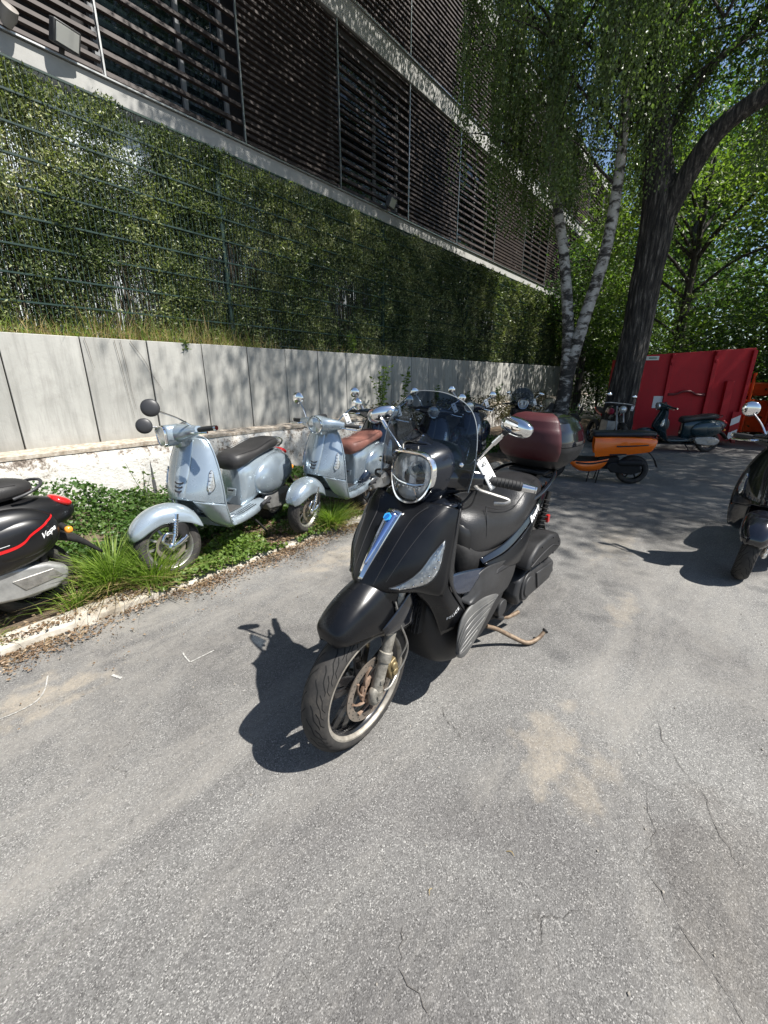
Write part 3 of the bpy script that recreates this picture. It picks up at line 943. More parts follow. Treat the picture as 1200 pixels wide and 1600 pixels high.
# crease lines pressed beside the centre
sp('front_shield', mb, MATTE, None, solid=.004)
for sd_ in (1, -1):
    mb = MB().surf([[(.262, .206 * sd_, .70), (.285, .211 * sd_, .635), (.335, .217 * sd_, .565), (.395, .222 * sd_, .50)],
                    [(.215, .185 * sd_, .665), (.258, .20 * sd_, .59), (.305, .208 * sd_, .52), (.360, .210 * sd_, .44)],
                    [(.165, .130 * sd_, .645), (.218, .148 * sd_, .58), (.265, .16 * sd_, .50), (.310, .170 * sd_, .40)]], 12, 16)
    sp('shield_wing', mb, MATTE, None, solid=.004)
    # indicator: swept clear lens following the flank
    def ipt(rc, lift):
        p = shp(rc[0], rc[1], lift); return (p[0], p[1] * sd_, p[2])
    UPC = [(4.15, 1.75), (3.62, 2.35), (3.05, 2.72), (2.45, 2.98), (1.75, 3.45)]
    LOC = [(4.22, 1.8), (4.2, 2.5), (3.85, 3.2), (3.0, 3.55), (1.8, 3.52)]
    def iband(l0, l1, nn=26):
        U, L_ = crv(UPC, nn), crv(LOC, nn); g = []
        for j in range(9):
            v = j / 8; lf = l0 + (l1 - l0) * math.sin(PI * v)
            g.append([ipt(U[i] * (1 - v) + L_[i] * v, lf if 0 < i < nn - 1 else l0) for i in range(nn)])
        return g
    il = sp('indicator', MB().grid(iband(.001, .009)), CLEAR, None)
    sp('indicator_reflector', MB().grid(iband(.0012, .0022)), REFL, il)
    led = MB()
    for i in range(7):
        t = int(4 + i * 2.8)
        c_ = crv(UPC, 26)[t] * .4 + crv(LOC, 26)[t] * .6
        led.ell(ipt(c_, .0045), (.006, .006, .006), 10, 6)
    sp('indicator_bulb', led, CHR, il)
    fc = MB(); U_, L2 = crv(UPC, 26), crv(LOC, 26)
    for i in range(3, 24):
        for j in range(1, 5):
            p_ = [ipt(U_[i + a_] * (1 - v_) + L2[i + a_] * v_, .003 + random.uniform(0, .003)) for a_, v_ in ((0, j / 6), (1, j / 6), (1, (j + 1) / 6), (0, (j + 1) / 6))]
            fc._add(p_, [(0, 1, 2, 3)])
    sp('indicator_facets', fc, REFLF, il, smooth=False)
    # thin dark surround
    sur = [ipt(p, .0022) for p in list(crv(UPC, 30)) + list(reversed(crv(LOC, 30)))]
    sp('indicator_rim', MB().tube(sur + sur[:1], .0022, 6), PLAS, il)
for sd_ in (1, -1):
    sm = MB()
    sm.tube([(lambda p: (p[0], p[1] * sd_, p[2]))(shp(r_, c_, .0006)) for r_, c_ in [(a_[0], a_[1]) for a_ in crv([(.35, 1.9), (1.2, 1.35), (2.2, 1.1), (3.3, .98), (4.2, .92)], 30)]], .0013, 5)
    sm.tube([(lambda p: (p[0], p[1] * sd_, p[2]))(shp(r_, c_, .0006)) for r_, c_ in [(a_[0], a_[1]) for a_ in crv([(.25, 3.1), (1.0, 2.6), (1.9, 2.1), (2.8, 1.75), (3.8, 1.5)], 30)]], .0012, 5)
    sp('panel_crease', sm, INK, None)
# rear edge strip of the shield
for sd_ in (1, -1):
    mb = MB().surf([[(.325, .200 * sd_, .95), (.30, .208 * sd_, .90), (.277, .213 * sd_, .82), (.257, .216 * sd_, .74), (.262, .215 * sd_, .69), (.30, .218 * sd_, .62), (.352, .222 * sd_, .55), (.400, .224 * sd_, .492)],
                    [(.36, .185 * sd_, .95), (.345, .19 * sd_, .90), (.33, .195 * sd_, .82), (.32, .197 * sd_, .74), (.325, .195 * sd_, .69), (.35, .195 * sd_, .63), (.39, .20 * sd_, .56), (.43, .20 * sd_, .51)]], 3, 30)
    sp('shield_edge', mb, PLAS, None, solid=.004)
# inner leg shield (knee side)
mb = MB().surf(full([[(.37, 0, .97), (.37, .10, .97), (.36, .185, .95)], [(.40, 0, .85), (.39, .12, .85), (.335, .193, .84)], [(.42, 0, .72), (.40, .12, .72), (.325, .195, .71)], [(.47, 0, .56), (.45, .13, .56), (.41, .20, .555)]]), 14, 15)
sp('inner_shield', mb, PLAS, None, solid=.004)
# dash top between shield and handlebar
mb = MB().ring_loft([(.275, 0, .93, .12, .02, 2.4), (.33, 0, .94, .165, .035, 2.4), (.40, 0, .94, .17, .045, 2.4), (.46, 0, .92, .10, .03, 2.2)], 14, 28)
sp('dash_cover', mb, GLOSS)
# chrome strip with hexagon badge
cl_ = crv([(.200, .925), (.158, .882), (.114, .835), (.076, .792), (.040, .75), (.010, .708)], 24)
g = []
for i, (a, z) in enumerate(cl_):
    t = i / 23; w_ = .028 * (1 - t) ** .8 + .008; n_ = .009
    g.append([(a - .0, -w_, z + .000), (a - n_ * .8, -w_ * .8, z + n_ * .6), (a - n_ * 1.3, 0, z + n_ * 1.1), (a - n_ * .8, w_ * .8, z + n_ * .6), (a, w_, z)])
cs = sp('chrome_strip', MB().grid(g), CHR, None, solid=.003, off=1)
g = []
for i, (a, z) in enumerate(cl_[1:19]):
    t = i / 18; w_ = .020 * (1 - t) + .004
    g.append([(a - .0135, -w_, z + .0105), (a - .0165, 0, z + .0135), (a - .0135, w_, z + .0105)])
sp('strip_sky_sheen', MB().grid(g), CHR_SKY, cs, solid=.002, off=1)  # added bluish layer, the sky mirrored in the strip put in as colour
BLUE = mat('badge_blue', (.01, .13, .42), .25, coat=.6)
BLUEL = mat('badge_light_blue', (.03, .33, .70), .25, coat=.6)
M = frame((.150, 0, .913), (0, 1, 0), (.66, 0, .75))
hexa = [(math.cos(PI / 6 + i * PI / 3) * .0175, math.sin(PI / 6 + i * PI / 3) * .0175) for i in range(6)]
mb = MB().prism(hexa, (0, 0, 0), (1, 0, 0), (0, 1, 0), (0, 0, .005)); mb.xf(Matrix.Translation((-.005, 0, .004)) @ M)
bd = sp('badge', mb, BLUEL, cs, bevel=.001)
mb = MB().prism([(-.009, -.009), (.002, -.011), (.009, 0), (.009, .009), (-.002, .011), (-.009, 0)], (0, 0, -.0012), (1, 0, 0), (0, 1, 0), (0, 0, .0077)); mb.xf(Matrix.Translation((-.005, 0, .004)) @ M)
sp('badge_emblem', mb, BLUE, bd)

# ---- belly, grille, floor
mb = MB().ring_loft([(.27, 0, .47, .07, .05, 2.6), (.30, 0, .43, .125, .115, 2.8), (.36, 0, .365, .165, .165, 2.8), (.46, 0, .335, .19, .19, 3), (.62, 0, .34, .20, .19, 3), (.80, 0, .37, .185, .17, 3), (.98, 0, .40, .15, .12, 3)], 30, 40)
sp('belly_fairing', mb, PLAS)
mb = MB(); mb.box((.265, 0, .535), (.03, .22, .24), Matrix.Rotation(.2, 3, 'Y')); gr = sp('grille', mb, BLK, None)
mb = MB()
for i in range(9): mb.box((.243 + .004 * i * .5 - .01, 0, .43 + .027 * i), (.008, .21, .006))
for i in range(15): mb.box((.243, -.098 + .014 * i, .535), (.008, .004, .23), Matrix.Rotation(.2, 3, 'Y'))
sp('grille_bars', mb, PLAS, gr)
FOOTP = mat('footboard_grey', (.075, .075, .074), .46, noise_scale=10, col2=(.12, .118, .112), rvar=.1, bump=.1, bump_scale=300)
for sd_ in (1, -1):
    # ribbed footboard side: contour ridges run in with the outline
    top = crv([(.335, .245, .335), (.330, .245, .41), (.352, .247, .48), (.42, .248, .518), (.52, .246, .515), (.62, .24, .485), (.69, .235, .455)], 40)
    bot = crv([(.345, .238, .315), (.37, .24, .285), (.42, .24, .262), (.48, .238, .275), (.56, .235, .325), (.63, .232, .38), (.69, .232, .445)], 40)
    g = []
    for j in range(26):
        v = j / 25
        row = []
        for i in range(40):
            p = top[i] * (1 - v) + bot[i] * v
            e = min(v, 1 - v) * 2
            rid = .0028 * max(0, math.sin(v * PI * 11 + .9 * math.sin(i / 39 * 5))) ** .5 * (1 if .07 < v < .75 and i < 30 else 0)
            y = p[1] + .012 * math.sqrt(max(e, 0)) + rid - .012
            row.append((p[0], y * sd_, p[2]))
        g.append(row)
    fb = sp('footboard', MB().grid(g), FOOTP, None, solid=.01, angle=60)
    rbm = MB()
    for j, i0, i1 in ((3, 2, 36), (6, 1, 34), (9, 1, 31), (12, 1, 27), (15, 1, 23), (18, 2, 19)):
        rr_ = []
        for i in range(i0, i1):
            jf = min(24.9, j + 6 * (i / 40) ** 2); j0 = int(jf); rr_.append(Vector(g[j0][i]) * (1 - jf + j0) + Vector(g[j0 + 1][i]) * (jf - j0) + Vector((0, .002 * sd_, 0)))
        rbm.tube(rr_, .0024, 6)
    sp('footboard_rib', rbm, FOOTP, fb, kind='stuff')
    # side cover behind, with scoop
    g = MB().surf([[(.375, .205 * sd_, .545), (.46, .213 * sd_, .61), (.545, .22 * sd_, .638), (.70, .222 * sd_, .615), (.90, .214 * sd_, .56)],
                   [(.40, .225 * sd_, .53), (.50, .232 * sd_, .57), (.60, .232 * sd_, .58), (.74, .222 * sd_, .555), (.905, .21 * sd_, .515)],
                   [(.43, .238 * sd_, .52), (.53, .238 * sd_, .53), (.66, .232 * sd_, .515), (.78, .215 * sd_, .48), (.90, .205 * sd_, .46)],
                   [(.60, .222 * sd_, .46), (.66, .222 * sd_, .44), (.72, .215 * sd_, .42), (.80, .205 * sd_, .405), (.88, .195 * sd_, .40)]], 22, 28)
    sp('side_cover', g, PLASG, None, solid=.004)
    mb = MB().surf([[(.66, .226 * sd_, .592), (.72, .224 * sd_, .59), (.80, .221 * sd_, .575), (.845, .219 * sd_, .562)], [(.64, .230 * sd_, .575), (.72, .226 * sd_, .565), (.79, .222 * sd_, .557), (.845, .219 * sd_, .56)]], 5, 14)
    sp('air_scoop', mb, INK, None, solid=.002)
    mb = MB().surf([[(.27, .19 * sd_, .69), (.36, .20 * sd_, .68), (.46, .205 * sd_, .658), (.555, .213 * sd_, .635)],
                    [(.30, .207 * sd_, .64), (.37, .213 * sd_, .625), (.44, .216 * sd_, .625), (.50, .22 * sd_, .615)],
                    [(.335, .212 * sd_, .60), (.37, .216 * sd_, .585), (.40, .218 * sd_, .575), (.42, .22 * sd_, .57)]], 10, 12)
    sp('gloss_trim', mb, mat('paint_gloss_navy', (.012, .018, .034), .1, coat=.9) if sd_ == 1 else bpy.data.materials['paint_gloss_navy'], None, solid=.004)
mb = MB(); mb.box((.50, 0, .50), (.34, .40, .06)); sp('floor', mb, BLK, None, bevel=.015)
mb = MB().ring_loft([(.46, 0, .60, .06, .11, 2.5), (.50, 0, .64, .15, .12, 2.8), (.60, 0, .62, .175, .10, 3), (.8, 0, .57, .185, .12, 3), (1.0, 0, .59, .17, .12, 3), (1.2, 0, .69, .13, .08, 3), (1.4, 0, .76, .08, .05, 2.5)], 30, 32)
sp('rear_body', mb, BLK)

# ---- tail panels
for sd_ in (1, -1):
    q = sd_
    mb = MB().surf([[(.58, .172 * q, .655), (.78, .186 * q, .668), (.98, .182 * q, .705), (1.18, .168 * q, .760), (1.36, .135 * q, .80), (1.50, .09 * q, .82)],
                    [(.58, .192 * q, .635), (.78, .205 * q, .635), (.98, .199 * q, .672), (1.18, .182 * q, .733), (1.36, .147 * q, .78), (1.52, .095 * q, .805)]], 6, 40)
    sp('tail_strip', mb, GLOSS, None, solid=.004)
    mb = MB().surf([[(.58, .193 * q, .634), (.78, .206 * q, .634), (.98, .20 * q, .671), (1.18, .183 * q, .732), (1.36, .148 * q, .779), (1.52, .096 * q, .804)],
                    [(.60, .213 * q, .61), (.80, .222 * q, .585), (.98, .214 * q, .60), (1.16, .18 * q, .67), (1.34, .13 * q, .745), (1.47, .08 * q, .785)],
                    [(.66, .216 * q, .60), (.84, .217 * q, .55), (.98, .205 * q, .53), (1.12, .17 * q, .60), (1.30, .12 * q, .70), (1.44, .08 * q, .76)]], 14, 40)
    sp('tail_panel', mb, MATTE, None, solid=.004)
# ---- seat
mb = MB().ring_loft([(.485, 0, .75, .05, .05, 2.3), (.50, 0, .74, .11, .11, 2.5), (.54, 0, .735, .150, .136, 2.7), (.62, 0, .735, .172, .138, 2.8), (.74, 0, .725, .184, .118, 2.8), (.86, 0, .722, .190, .098, 2.8), (.96, 0, .735, .190, .100, 2.8), (1.03, 0, .762, .185, .120, 2.8), (1.12, 0, .782, .174, .118, 2.8), (1.26, 0, .798, .148, .098, 2.7), (1.36, 0, .812, .115, .065, 2.5), (1.40, 0, .815, .05, .03, 2.2)], 64, 44)
sp('seat', mb, LEATH)
for sd_ in (1, -1):
    st_ = MB(); st_.tube([(.66, .135 * sd_, .862), (.63, .160 * sd_, .82), (.62, .1705 * sd_, .76), (.63, .166 * sd_, .69)], .0022, 6, 24)
    st_.tube([(.66, .135 * sd_, .864), (.78, .152 * sd_, .828), (.92, .162 * sd_, .822), (1.03, .156 * sd_, .858), (1.14, .146 * sd_, .884), (1.26, .118 * sd_, .884)], .0022, 6, 40)
    sp('seat_seam', st_, LEATH, bpy.data.objects['seat'])
mb = MB().ring_loft([(.475, 0, .735, .07, .075, 2.6), (.50, 0, .735, .125, .10, 2.8), (.525, 0, .73, .15, .105, 2.8)], 8, 36); sp('seat_front_pad', mb, mat('seat_pad_satin', (.02, .02, .02), .3), None)
# grab rail
for sd_ in (1, -1):
    mb = MB().tube([(1.12, .155 * sd_, .79), (1.25, .175 * sd_, .83), (1.42, .16 * sd_, .875), (1.55, .10 * sd_, .885), (1.58, 0, .885)], .012, 10, 24); sp('grab_rail', mb, GLOSS)
mb = MB(); mb.box((1.56, 0, .878), (.30, .22, .022)); mb.bar((1.40, 0, .80), (1.55, 0, .87), .10, .05); sp('box_rack', mb, PLAS, None, bevel=.006)
# tail light, reflector, hugger
mb = MB().ring_loft([(1.44, 0, .77, .09, .045, 2.5), (1.52, 0, .765, .07, .035, 2.5), (1.55, 0, .76, .03, .015, 2.2)], 10, 24); sp('tail_light', mb, REDL)
mb = MB().surf(full([[(1.38, 0, .72), (1.38, .07, .72), (1.38, .09, .68)], [(1.60, 0, .58), (1.60, .065, .58), (1.59, .08, .55)], [(1.75, 0, .40), (1.75, .06, .40), (1.74, .075, .385)]]), 14, 9); sp('rear_mudguard', mb, BLK, None, solid=.005)
mb = MB(); mb.box((1.60, .105, .56), (.03, .02, .05)); mb.box((1.60, .088, .56), (.02, .03, .03)); sp('side_reflector', mb, REDL, None, bevel=.004)
mb = MB()
for i in range(9): mb.lathe([(.022, -.004), (.028, 0), (.022, .004)], (1.43 + .006 * i, .12, .52 + .024 * i), (.25, 0, 1), 16)
mb.tube([(1.40, .12, .44), (1.50, .12, .76)], .016, 12); sp('shock_absorber', mb, BLK)

# ---- rear wheel and drive
mb = tyre_mb(.262, .14, .185, seg=120); shift(mb, 1.475, 0, .262)
rw = thing('rear_wheel', None, None); rw.parent = main
sp('tyre', mb, TYRE, rw, angle=60)
rm = MB(); rm.lathe([(.19, -.055), (.18, -.03), (.17, .03), (.18, .055), (.19, .055), (.19, -.055)], (1.475, 0, .262), (0, 1, 0), 48)
rm.disc((1.475, 0, .262), .05, h=.10)
for k in range(5): a = 2 * PI * k / 5; rm.bar((1.475, 0, .262), (1.475 + .18 * math.cos(a), 0, .262 + .18 * math.sin(a)), .05, .03, up=(0, 1, 0))
sp('rim', rm, RIMB, rw)
mb = MB(); mb.prism([(1.00, .28), (1.03, .375), (1.12, .405), (1.33, .375), (1.50, .355), (1.57, .31), (1.57, .235), (1.52, .195), (1.38, .195), (1.15, .205), (1.04, .215)], (0, .115, 0), (1, 0, 0), (0, 0, 1), (0, .085, 0))
sp('belt_cover', mb, PLASG, None, bevel=.022, seg=4)
bc = bpy.data.objects['belt_cover']
mb = MB(); mb.disc((1.13, .20, .31), .085, h=.022, seg=36); mb.disc((1.13, .212, .31), .06, h=.012, seg=36); mb.prism([(1.25, .345), (1.50, .325), (1.545, .25), (1.30, .225)], (0, .195, 0), (1, 0, 0), (0, 0, 1), (0, .014, 0))
sp('cover_boss', mb, PLASG, bc, bevel=.005)
mb = MB(); mb.prism([(1.04, .435), (1.07, .50), (1.16, .55), (1.34, .562), (1.46, .535), (1.53, .475), (1.54, .43), (1.46, .415), (1.20, .42)], (0, .11, 0), (1, 0, 0), (0, 0, 1), (0, .12, 0))
ac = sp('air_filter_cover', mb, PLAS, None, bevel=.018, seg=4)
mb = MB()
for (a, z) in ((1.09, .48), (1.20, .53), (1.36, .54), (1.48, .48), (1.40, .43), (1.20, .435)): mb.disc((a, .232, z), .006, h=.005, seg=10)
mb.tube([(1.07, .232, .455), (1.2, .232, .48), (1.36, .232, .49), (1.48, .232, .455)], .003, 6, 20)
sp('screws', mb, INK, ac)
mb = MB(); mb.box((1.05, 0, .32), (.42, .22, .22)); mb.ell((.88, 0, .30), (.14, .11, .11), 16, 10); mb.tube([(.8, .08, .22), (1.0, .11, .16), (1.2, .11, .17)], .028, 12, 12); sp('engine', mb, BLK, None, bevel=.02)
mb = MB(); mb.lathe([(0, 0), (.045, .01), (.062, .08), (.062, .42), (.05, .47), (0, .475)], (1.15, -.19, .30), (1, 0, .22), 24); sp('muffler', mb, PLAS)
# stands
mb = MB(); mb.tube([(.83, .13, .165), (.90, .165, .125), (.97, .215, .07), (1.03, .285, .03), (1.10, .32, .04), (1.145, .335, .07)], [.011, .012, .013, .0125, .0115, .0105], 12, 36)
sst = sp('side_stand', mb, RUSTY); mb = MB(); mb.disc((1.147, .336, .071), .017, (.7, .3, .5), .007, 14); sp('stand_foot', mb, BLK, sst)
mb = MB(); mb.tube([(.95, .12, .16), (1.08, .14, .105), (1.18, .16, .10)], .012, 10, 12); mb.tube([(.95, -.12, .16), (1.10, -.14, .105), (1.18, -.16, .10)], .012, 10, 12); mb.tube([(.96, -.12, .16), (.96, .12, .16)], .014, 10); sp('centre_stand', mb, RUSTY)
mb = MB(); mb.disc((.93, .15, .24), .05, h=.03); mb.tube([(.9, .15, .20), (.95, .16, .17)], .015, 8); sp('stand_pivot', mb, PLASG, None, bevel=.004)

# ---- headlight and cowl
HL = [(0, 1.148), (.045, 1.144), (.076, 1.124), (.091, 1.085), (.088, 1.035), (.068, .988), (.040, .962), (0, .953)]
def hl_ring(sc_, dz=0, s0=.25, dome=0.0, n=56):
    pts = crv([(y, z) for y, z in HL] + [(-y, z) for y, z in reversed(HL[1:-1])], n, True)
    zc = 1.055; r = []
    for p in pts:
        y, z = p[0] * sc_ + .016, zc + (p[1] - zc) * sc_ * .95
        s_ = s0 + .10 * (z - 1.06) + 2.2 * (y - .016) ** 2 - dome
        r.append((s_, y, z))
    return r
RG = lambda sc_, ds: [(a + ds, b, c) for a, b, c in hl_ring(sc_)]
cw = MB().grid([RG(1.10, .004), RG(1.18, .02), RG(1.30, .055), RG(1.42, .11), RG(1.30, .17), RG(.9, .22), RG(.1, .24)], cv=True)
COWLM = mat('cowl_satin_navy_black', (.006, .008, .013), .2, coat=.4, noise_scale=6, rvar=.05)
sp('headlight_cowl', cw, COWLM)
ring = MB().grid([RG(.955, .002), RG(.98, -.010), RG(1.04, -.012), RG(1.095, .0), RG(1.11, .012)], cv=True)
hl = sp('headlight', ring, CHR, None, solid=.002)
sp('reflector', MB().grid([RG(.93, .002), RG(.86, .012), RG(.80, .018), RG(.72, .05), RG(.35, .062), RG(.02, .062)], cv=True), REFL, hl)
lens_in = MB()
lens_in.lathe([(0, -.010), (.020, -.006), (.026, .004), (.026, .02)], (.268, .03, 1.08), (1, 0, 0), 24)
lens_in.lathe([(.027, -.006), (.032, -.008), (.034, .01)], (.268, .03, 1.08), (1, 0, 0), 24)
sp('projector', lens_in, CLEAR, hl)
lb = MB(); lb.tube([(.262, -.075, 1.045), (.25, -.03, 1.028), (.25, .03, 1.022), (.262, .075, 1.03)], [.004, .006, .006, .004], 8, 20)
for i in range(6): lb.ell((.25, -.05 + .02 * i, 1.012), (.005, .006, .005), 8, 6)
lb.box((.255, 0, 1.14), (.01, .11, .004)); lb.box((.272, -.035, 1.15), (.004, .004, .03)); lb.box((.272, .035, 1.15), (.004, .004, .03)); lb.box((.262, -.045, .99), (.02, .004, .045), Matrix.Rotation(-.4, 3, 'X')); lb.box((.262, .045, .99), (.02, .004, .045), Matrix.Rotation(.4, 3, 'X'))
sp('light_bar', lb, CHR, hl)
dkp = MB(); dkp.disc((.278, .03, 1.08), .013, (1, 0, 0), .03); sp('bulb', dkp, BLK, hl)
fac = MB()
for i in range(27):
    for j in range(30):
        y_ = -.078 + .006 * i; z_ = .965 + .0062 * j
        if abs(y_) / .082 > 1 - max(0, (1.02 - z_) / .075) * .62 or z_ > 1.143: continue
        dp = random.uniform(-.0005, .0005) - .02 * (1 - math.hypot(y_ / .09, (z_ - 1.05) / .1) ** 2) * -1; a_, b_ = random.uniform(-.12, .12) + .35 * math.sin(y_ * 180), random.uniform(-.15, .15)
        h_ = .0037; fac._add([(.283 + dp + .10 * (z_ - 1.06) + a_ * u_ * h_ + b_ * v_ * h_, y_ + .016 + u_ * h_, z_ + v_ * h_) for u_, v_ in ((-1, -1), (1, -1), (1, 1), (-1, 1))], [(0, 1, 2, 3)])
sp('reflector_facets', fac, REFLF, hl, smooth=False)
sp('headlight_glass', MB().grid([RG(.945, -.004), RG(.85, -.014), RG(.6, -.024), RG(.3, -.029), RG(.02, -.030)], cv=True), CLEAR, hl)

# ---- handlebar
for sd_ in (1, -1):
    hb = MB().ring_loft([(.02 * sd_, .375, 1.03, .09, .075, 2.3), (.10 * sd_, .395, 1.035, .082, .065, 2.3), (.16 * sd_, .43, 1.037, .066, .052, 2.3), (.20 * sd_, .455, 1.036, .048, .042, 2.3), (.222 * sd_, .47, 1.035, .036, .034, 2.2)], 20, 24, axis=1)
    sp('handlebar_cover', hb, GLOSS)
    gp = MB(); gp.tube([(.47, .215 * sd_, 1.035), (.50, .275 * sd_, 1.03), (.525, .335 * sd_, 1.022)], [.019, .0185, .019], 14, 10)
    for i in range(9):
        t = i / 8; gp.lathe([(.0185, -.002), (.0205, 0), (.0185, .002)], (.478 + .045 * t, (.228 + .10 * t) * sd_, 1.034 - .010 * t), (.42, sd_, -.08), 16)
    gr_ = sp('grip', gp, RUBB)
    be = MB(); be.tube([(.525, .335 * sd_, 1.022), (.545, .378 * sd_, 1.016)], [.017, .014], 14); be.disc((.547, .381 * sd_, 1.0155), .015, (.42, sd_, -.1), .006); sp('bar_end', be, CHR, gr_, bevel=.002)
    lv = MB(); lv.tube([(.42, .195 * sd_, 1.02), (.405, .225 * sd_, 1.012), (.425, .275 * sd_, 1.0), (.45, .325 * sd_, .985), (.435, .315 * sd_, .972), (.425, .28 * sd_, .968)], [.011, .008, .0075, .007, .007, .008], 10, 24, flat=.7)
    sp('brake_lever', lv, ALU if sd_ == 1 else BLK)
    # mirror
    ms = MB(); ms.tube([(.44, .145 * sd_, 1.075), (.435, .20 * sd_, 1.13), (.425, .285 * sd_, 1.225)], [.0065, .006, .006], 10, 14)
    ms.lathe([(0, -.02), (.010, -.02), (.009, .02), (0, .02)], (.428, .262 * sd_, 1.20), (0, .66 * sd_, .74), 12)
    mo = sp('mirror', ms, CHR)
    Mr = Matrix.Rotation(R(12 if sd_ > 0 else -52), 3, 'Z') @ Matrix.Rotation(R(-10 * sd_), 3, 'X')
    mc = Vector((.43, .325 * sd_, 1.252)) if sd_ > 0 else Vector((.455, -.29, 1.243))
    mh = MB().ell(mc, (.024, .064, .033), 28, 18, Mr, 2.25); sp('mirror_shell', mh, CHR, mo)
    mk = MB().ell(mc + Mr @ Vector((.016, 0, 0)), (.011, .058, .028), 24, 10, Mr, 2.2); sp('mirror_glass', mk, mat('mirror_face', (.5, .5, .52), .03, 1.0) if sd_ == 1 else bpy.data.materials['mirror_face'], mo)
    mn = MB().tube([(.425, .285 * sd_, 1.222), (.428, .302 * sd_, 1.242)], [.0095, .0115], 12); sp('mirror_joint', mn, RUBB, mo)
for sd_ in (1, -1):
    cb = MB(); cb.tube([(.43, .19 * sd_, 1.0), (.38, .17 * sd_, .955), (.34, .10 * sd_, .93), (.33, .05 * sd_, .90)], .0045, 8, 24)
    sp('cable', cb, BLK)
    cb = MB(); cb.tube([(.44, .20 * sd_, 1.005), (.41, .19 * sd_, .94), (.37, .12 * sd_, .91), (.35, .06 * sd_, .89)], .0035, 8, 24)
    sp('cable', cb, BLK)
# instrument binnacle
mb = MB().ell((.43, 0, 1.10), (.08, .10, .05), 24, 12); sp('instruments', mb, PLAS)
# ---- windshield
WR = [[(.335, 0, 1.12), (.340, .09, 1.10), (.355, .165, 1.05), (.380, .215, 1.00)],
      [(.352, 0, 1.19), (.357, .09, 1.18), (.372, .17, 1.13), (.398, .222, 1.09)],
      [(.375, 0, 1.26), (.379, .085, 1.256), (.392, .16, 1.235), (.415, .212, 1.20)],
      [(.395, 0, 1.315), (.398, .075, 1.31), (.410, .138, 1.297), (.428, .185, 1.27)],
      [(.41, 0, 1.352), (.412, .055, 1.349), (.42, .105, 1.335), (.436, .145, 1.31)]]
wsr = [[(a_, b_ - .022, c_) for a_, b_, c_ in r] for r in full(WR)]
wso = sp('windshield', MB().surf(wsr, 24, 33), SMOKE, None)
ef = [wsr[0][0]] + [r[0] for r in wsr[1:]] + list(wsr[-1][1:]) + [r[-1] for r in reversed(wsr[:-1])]
sp('screen_edge', MB().tube(ef, .0018, 6, 90), CLEARE, wso, steer=False)
kn = MB()
for (a, b, c) in ((.345, 0, 1.185), (.372, .158, 1.10), (.372, -.158, 1.10)):
    kn.ell((a, b, c), (.010, .011, .011), 14, 8)
sp('screen_knob', kn, CHR)
kb = MB().surf(full([[(.30, 0, 1.17), (.31, .05, 1.17), (.34, .10, 1.14)], [(.352, 0, 1.20), (.356, .03, 1.185), (.375, .085, 1.15)]]), 6, 11); sp('screen_base', kb, GLOSS, None, solid=.006)

# ---- top box
BXC = 1.60
def bx_pt(z, a, grow=0.0):
    st_ = [(.885, .12, .11, 2.6), (.90, .17, .15, 2.8), (.95, .215, .195, 3.0), (1.01, .235, .215, 3.2), (1.06, .235, .215, 3.2), (1.12, .222, .200, 3.1), (1.165, .195, .175, 2.9), (1.19, .155, .14, 2.8), (1.20, .10, .09, 2.6), (1.203, .01, .01, 2.4)]
    zs = [q[0] for q in st_]
    hl_ = np.interp(z, zs, [q[1] for q in st_]) + grow; hw = np.interp(z, zs, [q[2] for q in st_]) + grow; e = np.interp(z, zs, [q[3] for q in st_])
    c, s_ = math.cos(a), math.sin(a)
    return (BXC + math.copysign(abs(c) ** (2 / e), c) * hl_ - .10 * (z - 1.0), math.copysign(abs(s_) ** (2 / e), s_) * hw, z)
def bx_grid(zs, a0, a1, n, grow=0.0, closed=True):
    return [[bx_pt(z, a0 + (a1 - a0) * j / (n if closed else n - 1), grow) for j in range(n)] for z in zs]
zl = list(np.linspace(.885, 1.035, 16))
tb = MB().grid(bx_grid(zl, 0, 2 * PI, 64), cv=True); tb.f.append(tuple(range(64)))
tbo = sp('top_box', tb, PLAS, None)
zu = list(np.linspace(1.038, 1.16, 14)) + list(1.16 + .043 * (1 - (1 - np.linspace(.05, 1, 12)) ** 2))
sp('box_lid', MB().grid(bx_grid(zu, 0, 2 * PI, 64), cv=True), GLOSS, tbo)
MAROON = mat('pad_burgundy', (.050, .009, .012), .48, bump=.3, bump_scale=220, noise_scale=5, noise_amt=.15)
zp = list(np.linspace(.955, 1.16, 16)) + list(1.16 + .042 * (1 - (1 - np.linspace(.05, .93, 9)) ** 2))
g = []
for i, z in enumerate(zp):
    row = []
    for j in range(33):
        v = j / 32; a = PI - .80 + 1.60 * v
        edge = min(1, min(v, 1 - v) * 14, min(i, len(zp) - 1 - i) / 2 + .0)
        p = bx_pt(z, a, .004 + .014 * math.sqrt(edge))
        row.append((p[0], p[1], p[2] + (.012 * math.sqrt(edge) if z > 1.15 else 0)))
    g.append(row)
sp('backrest_pad', MB().grid(g), MAROON, tbo)
mb = MB(); mb.box((BXC + .235, 0, 1.04), (.02, .08, .05)); sp('box_lock', mb, CHR, tbo, bevel=.005)

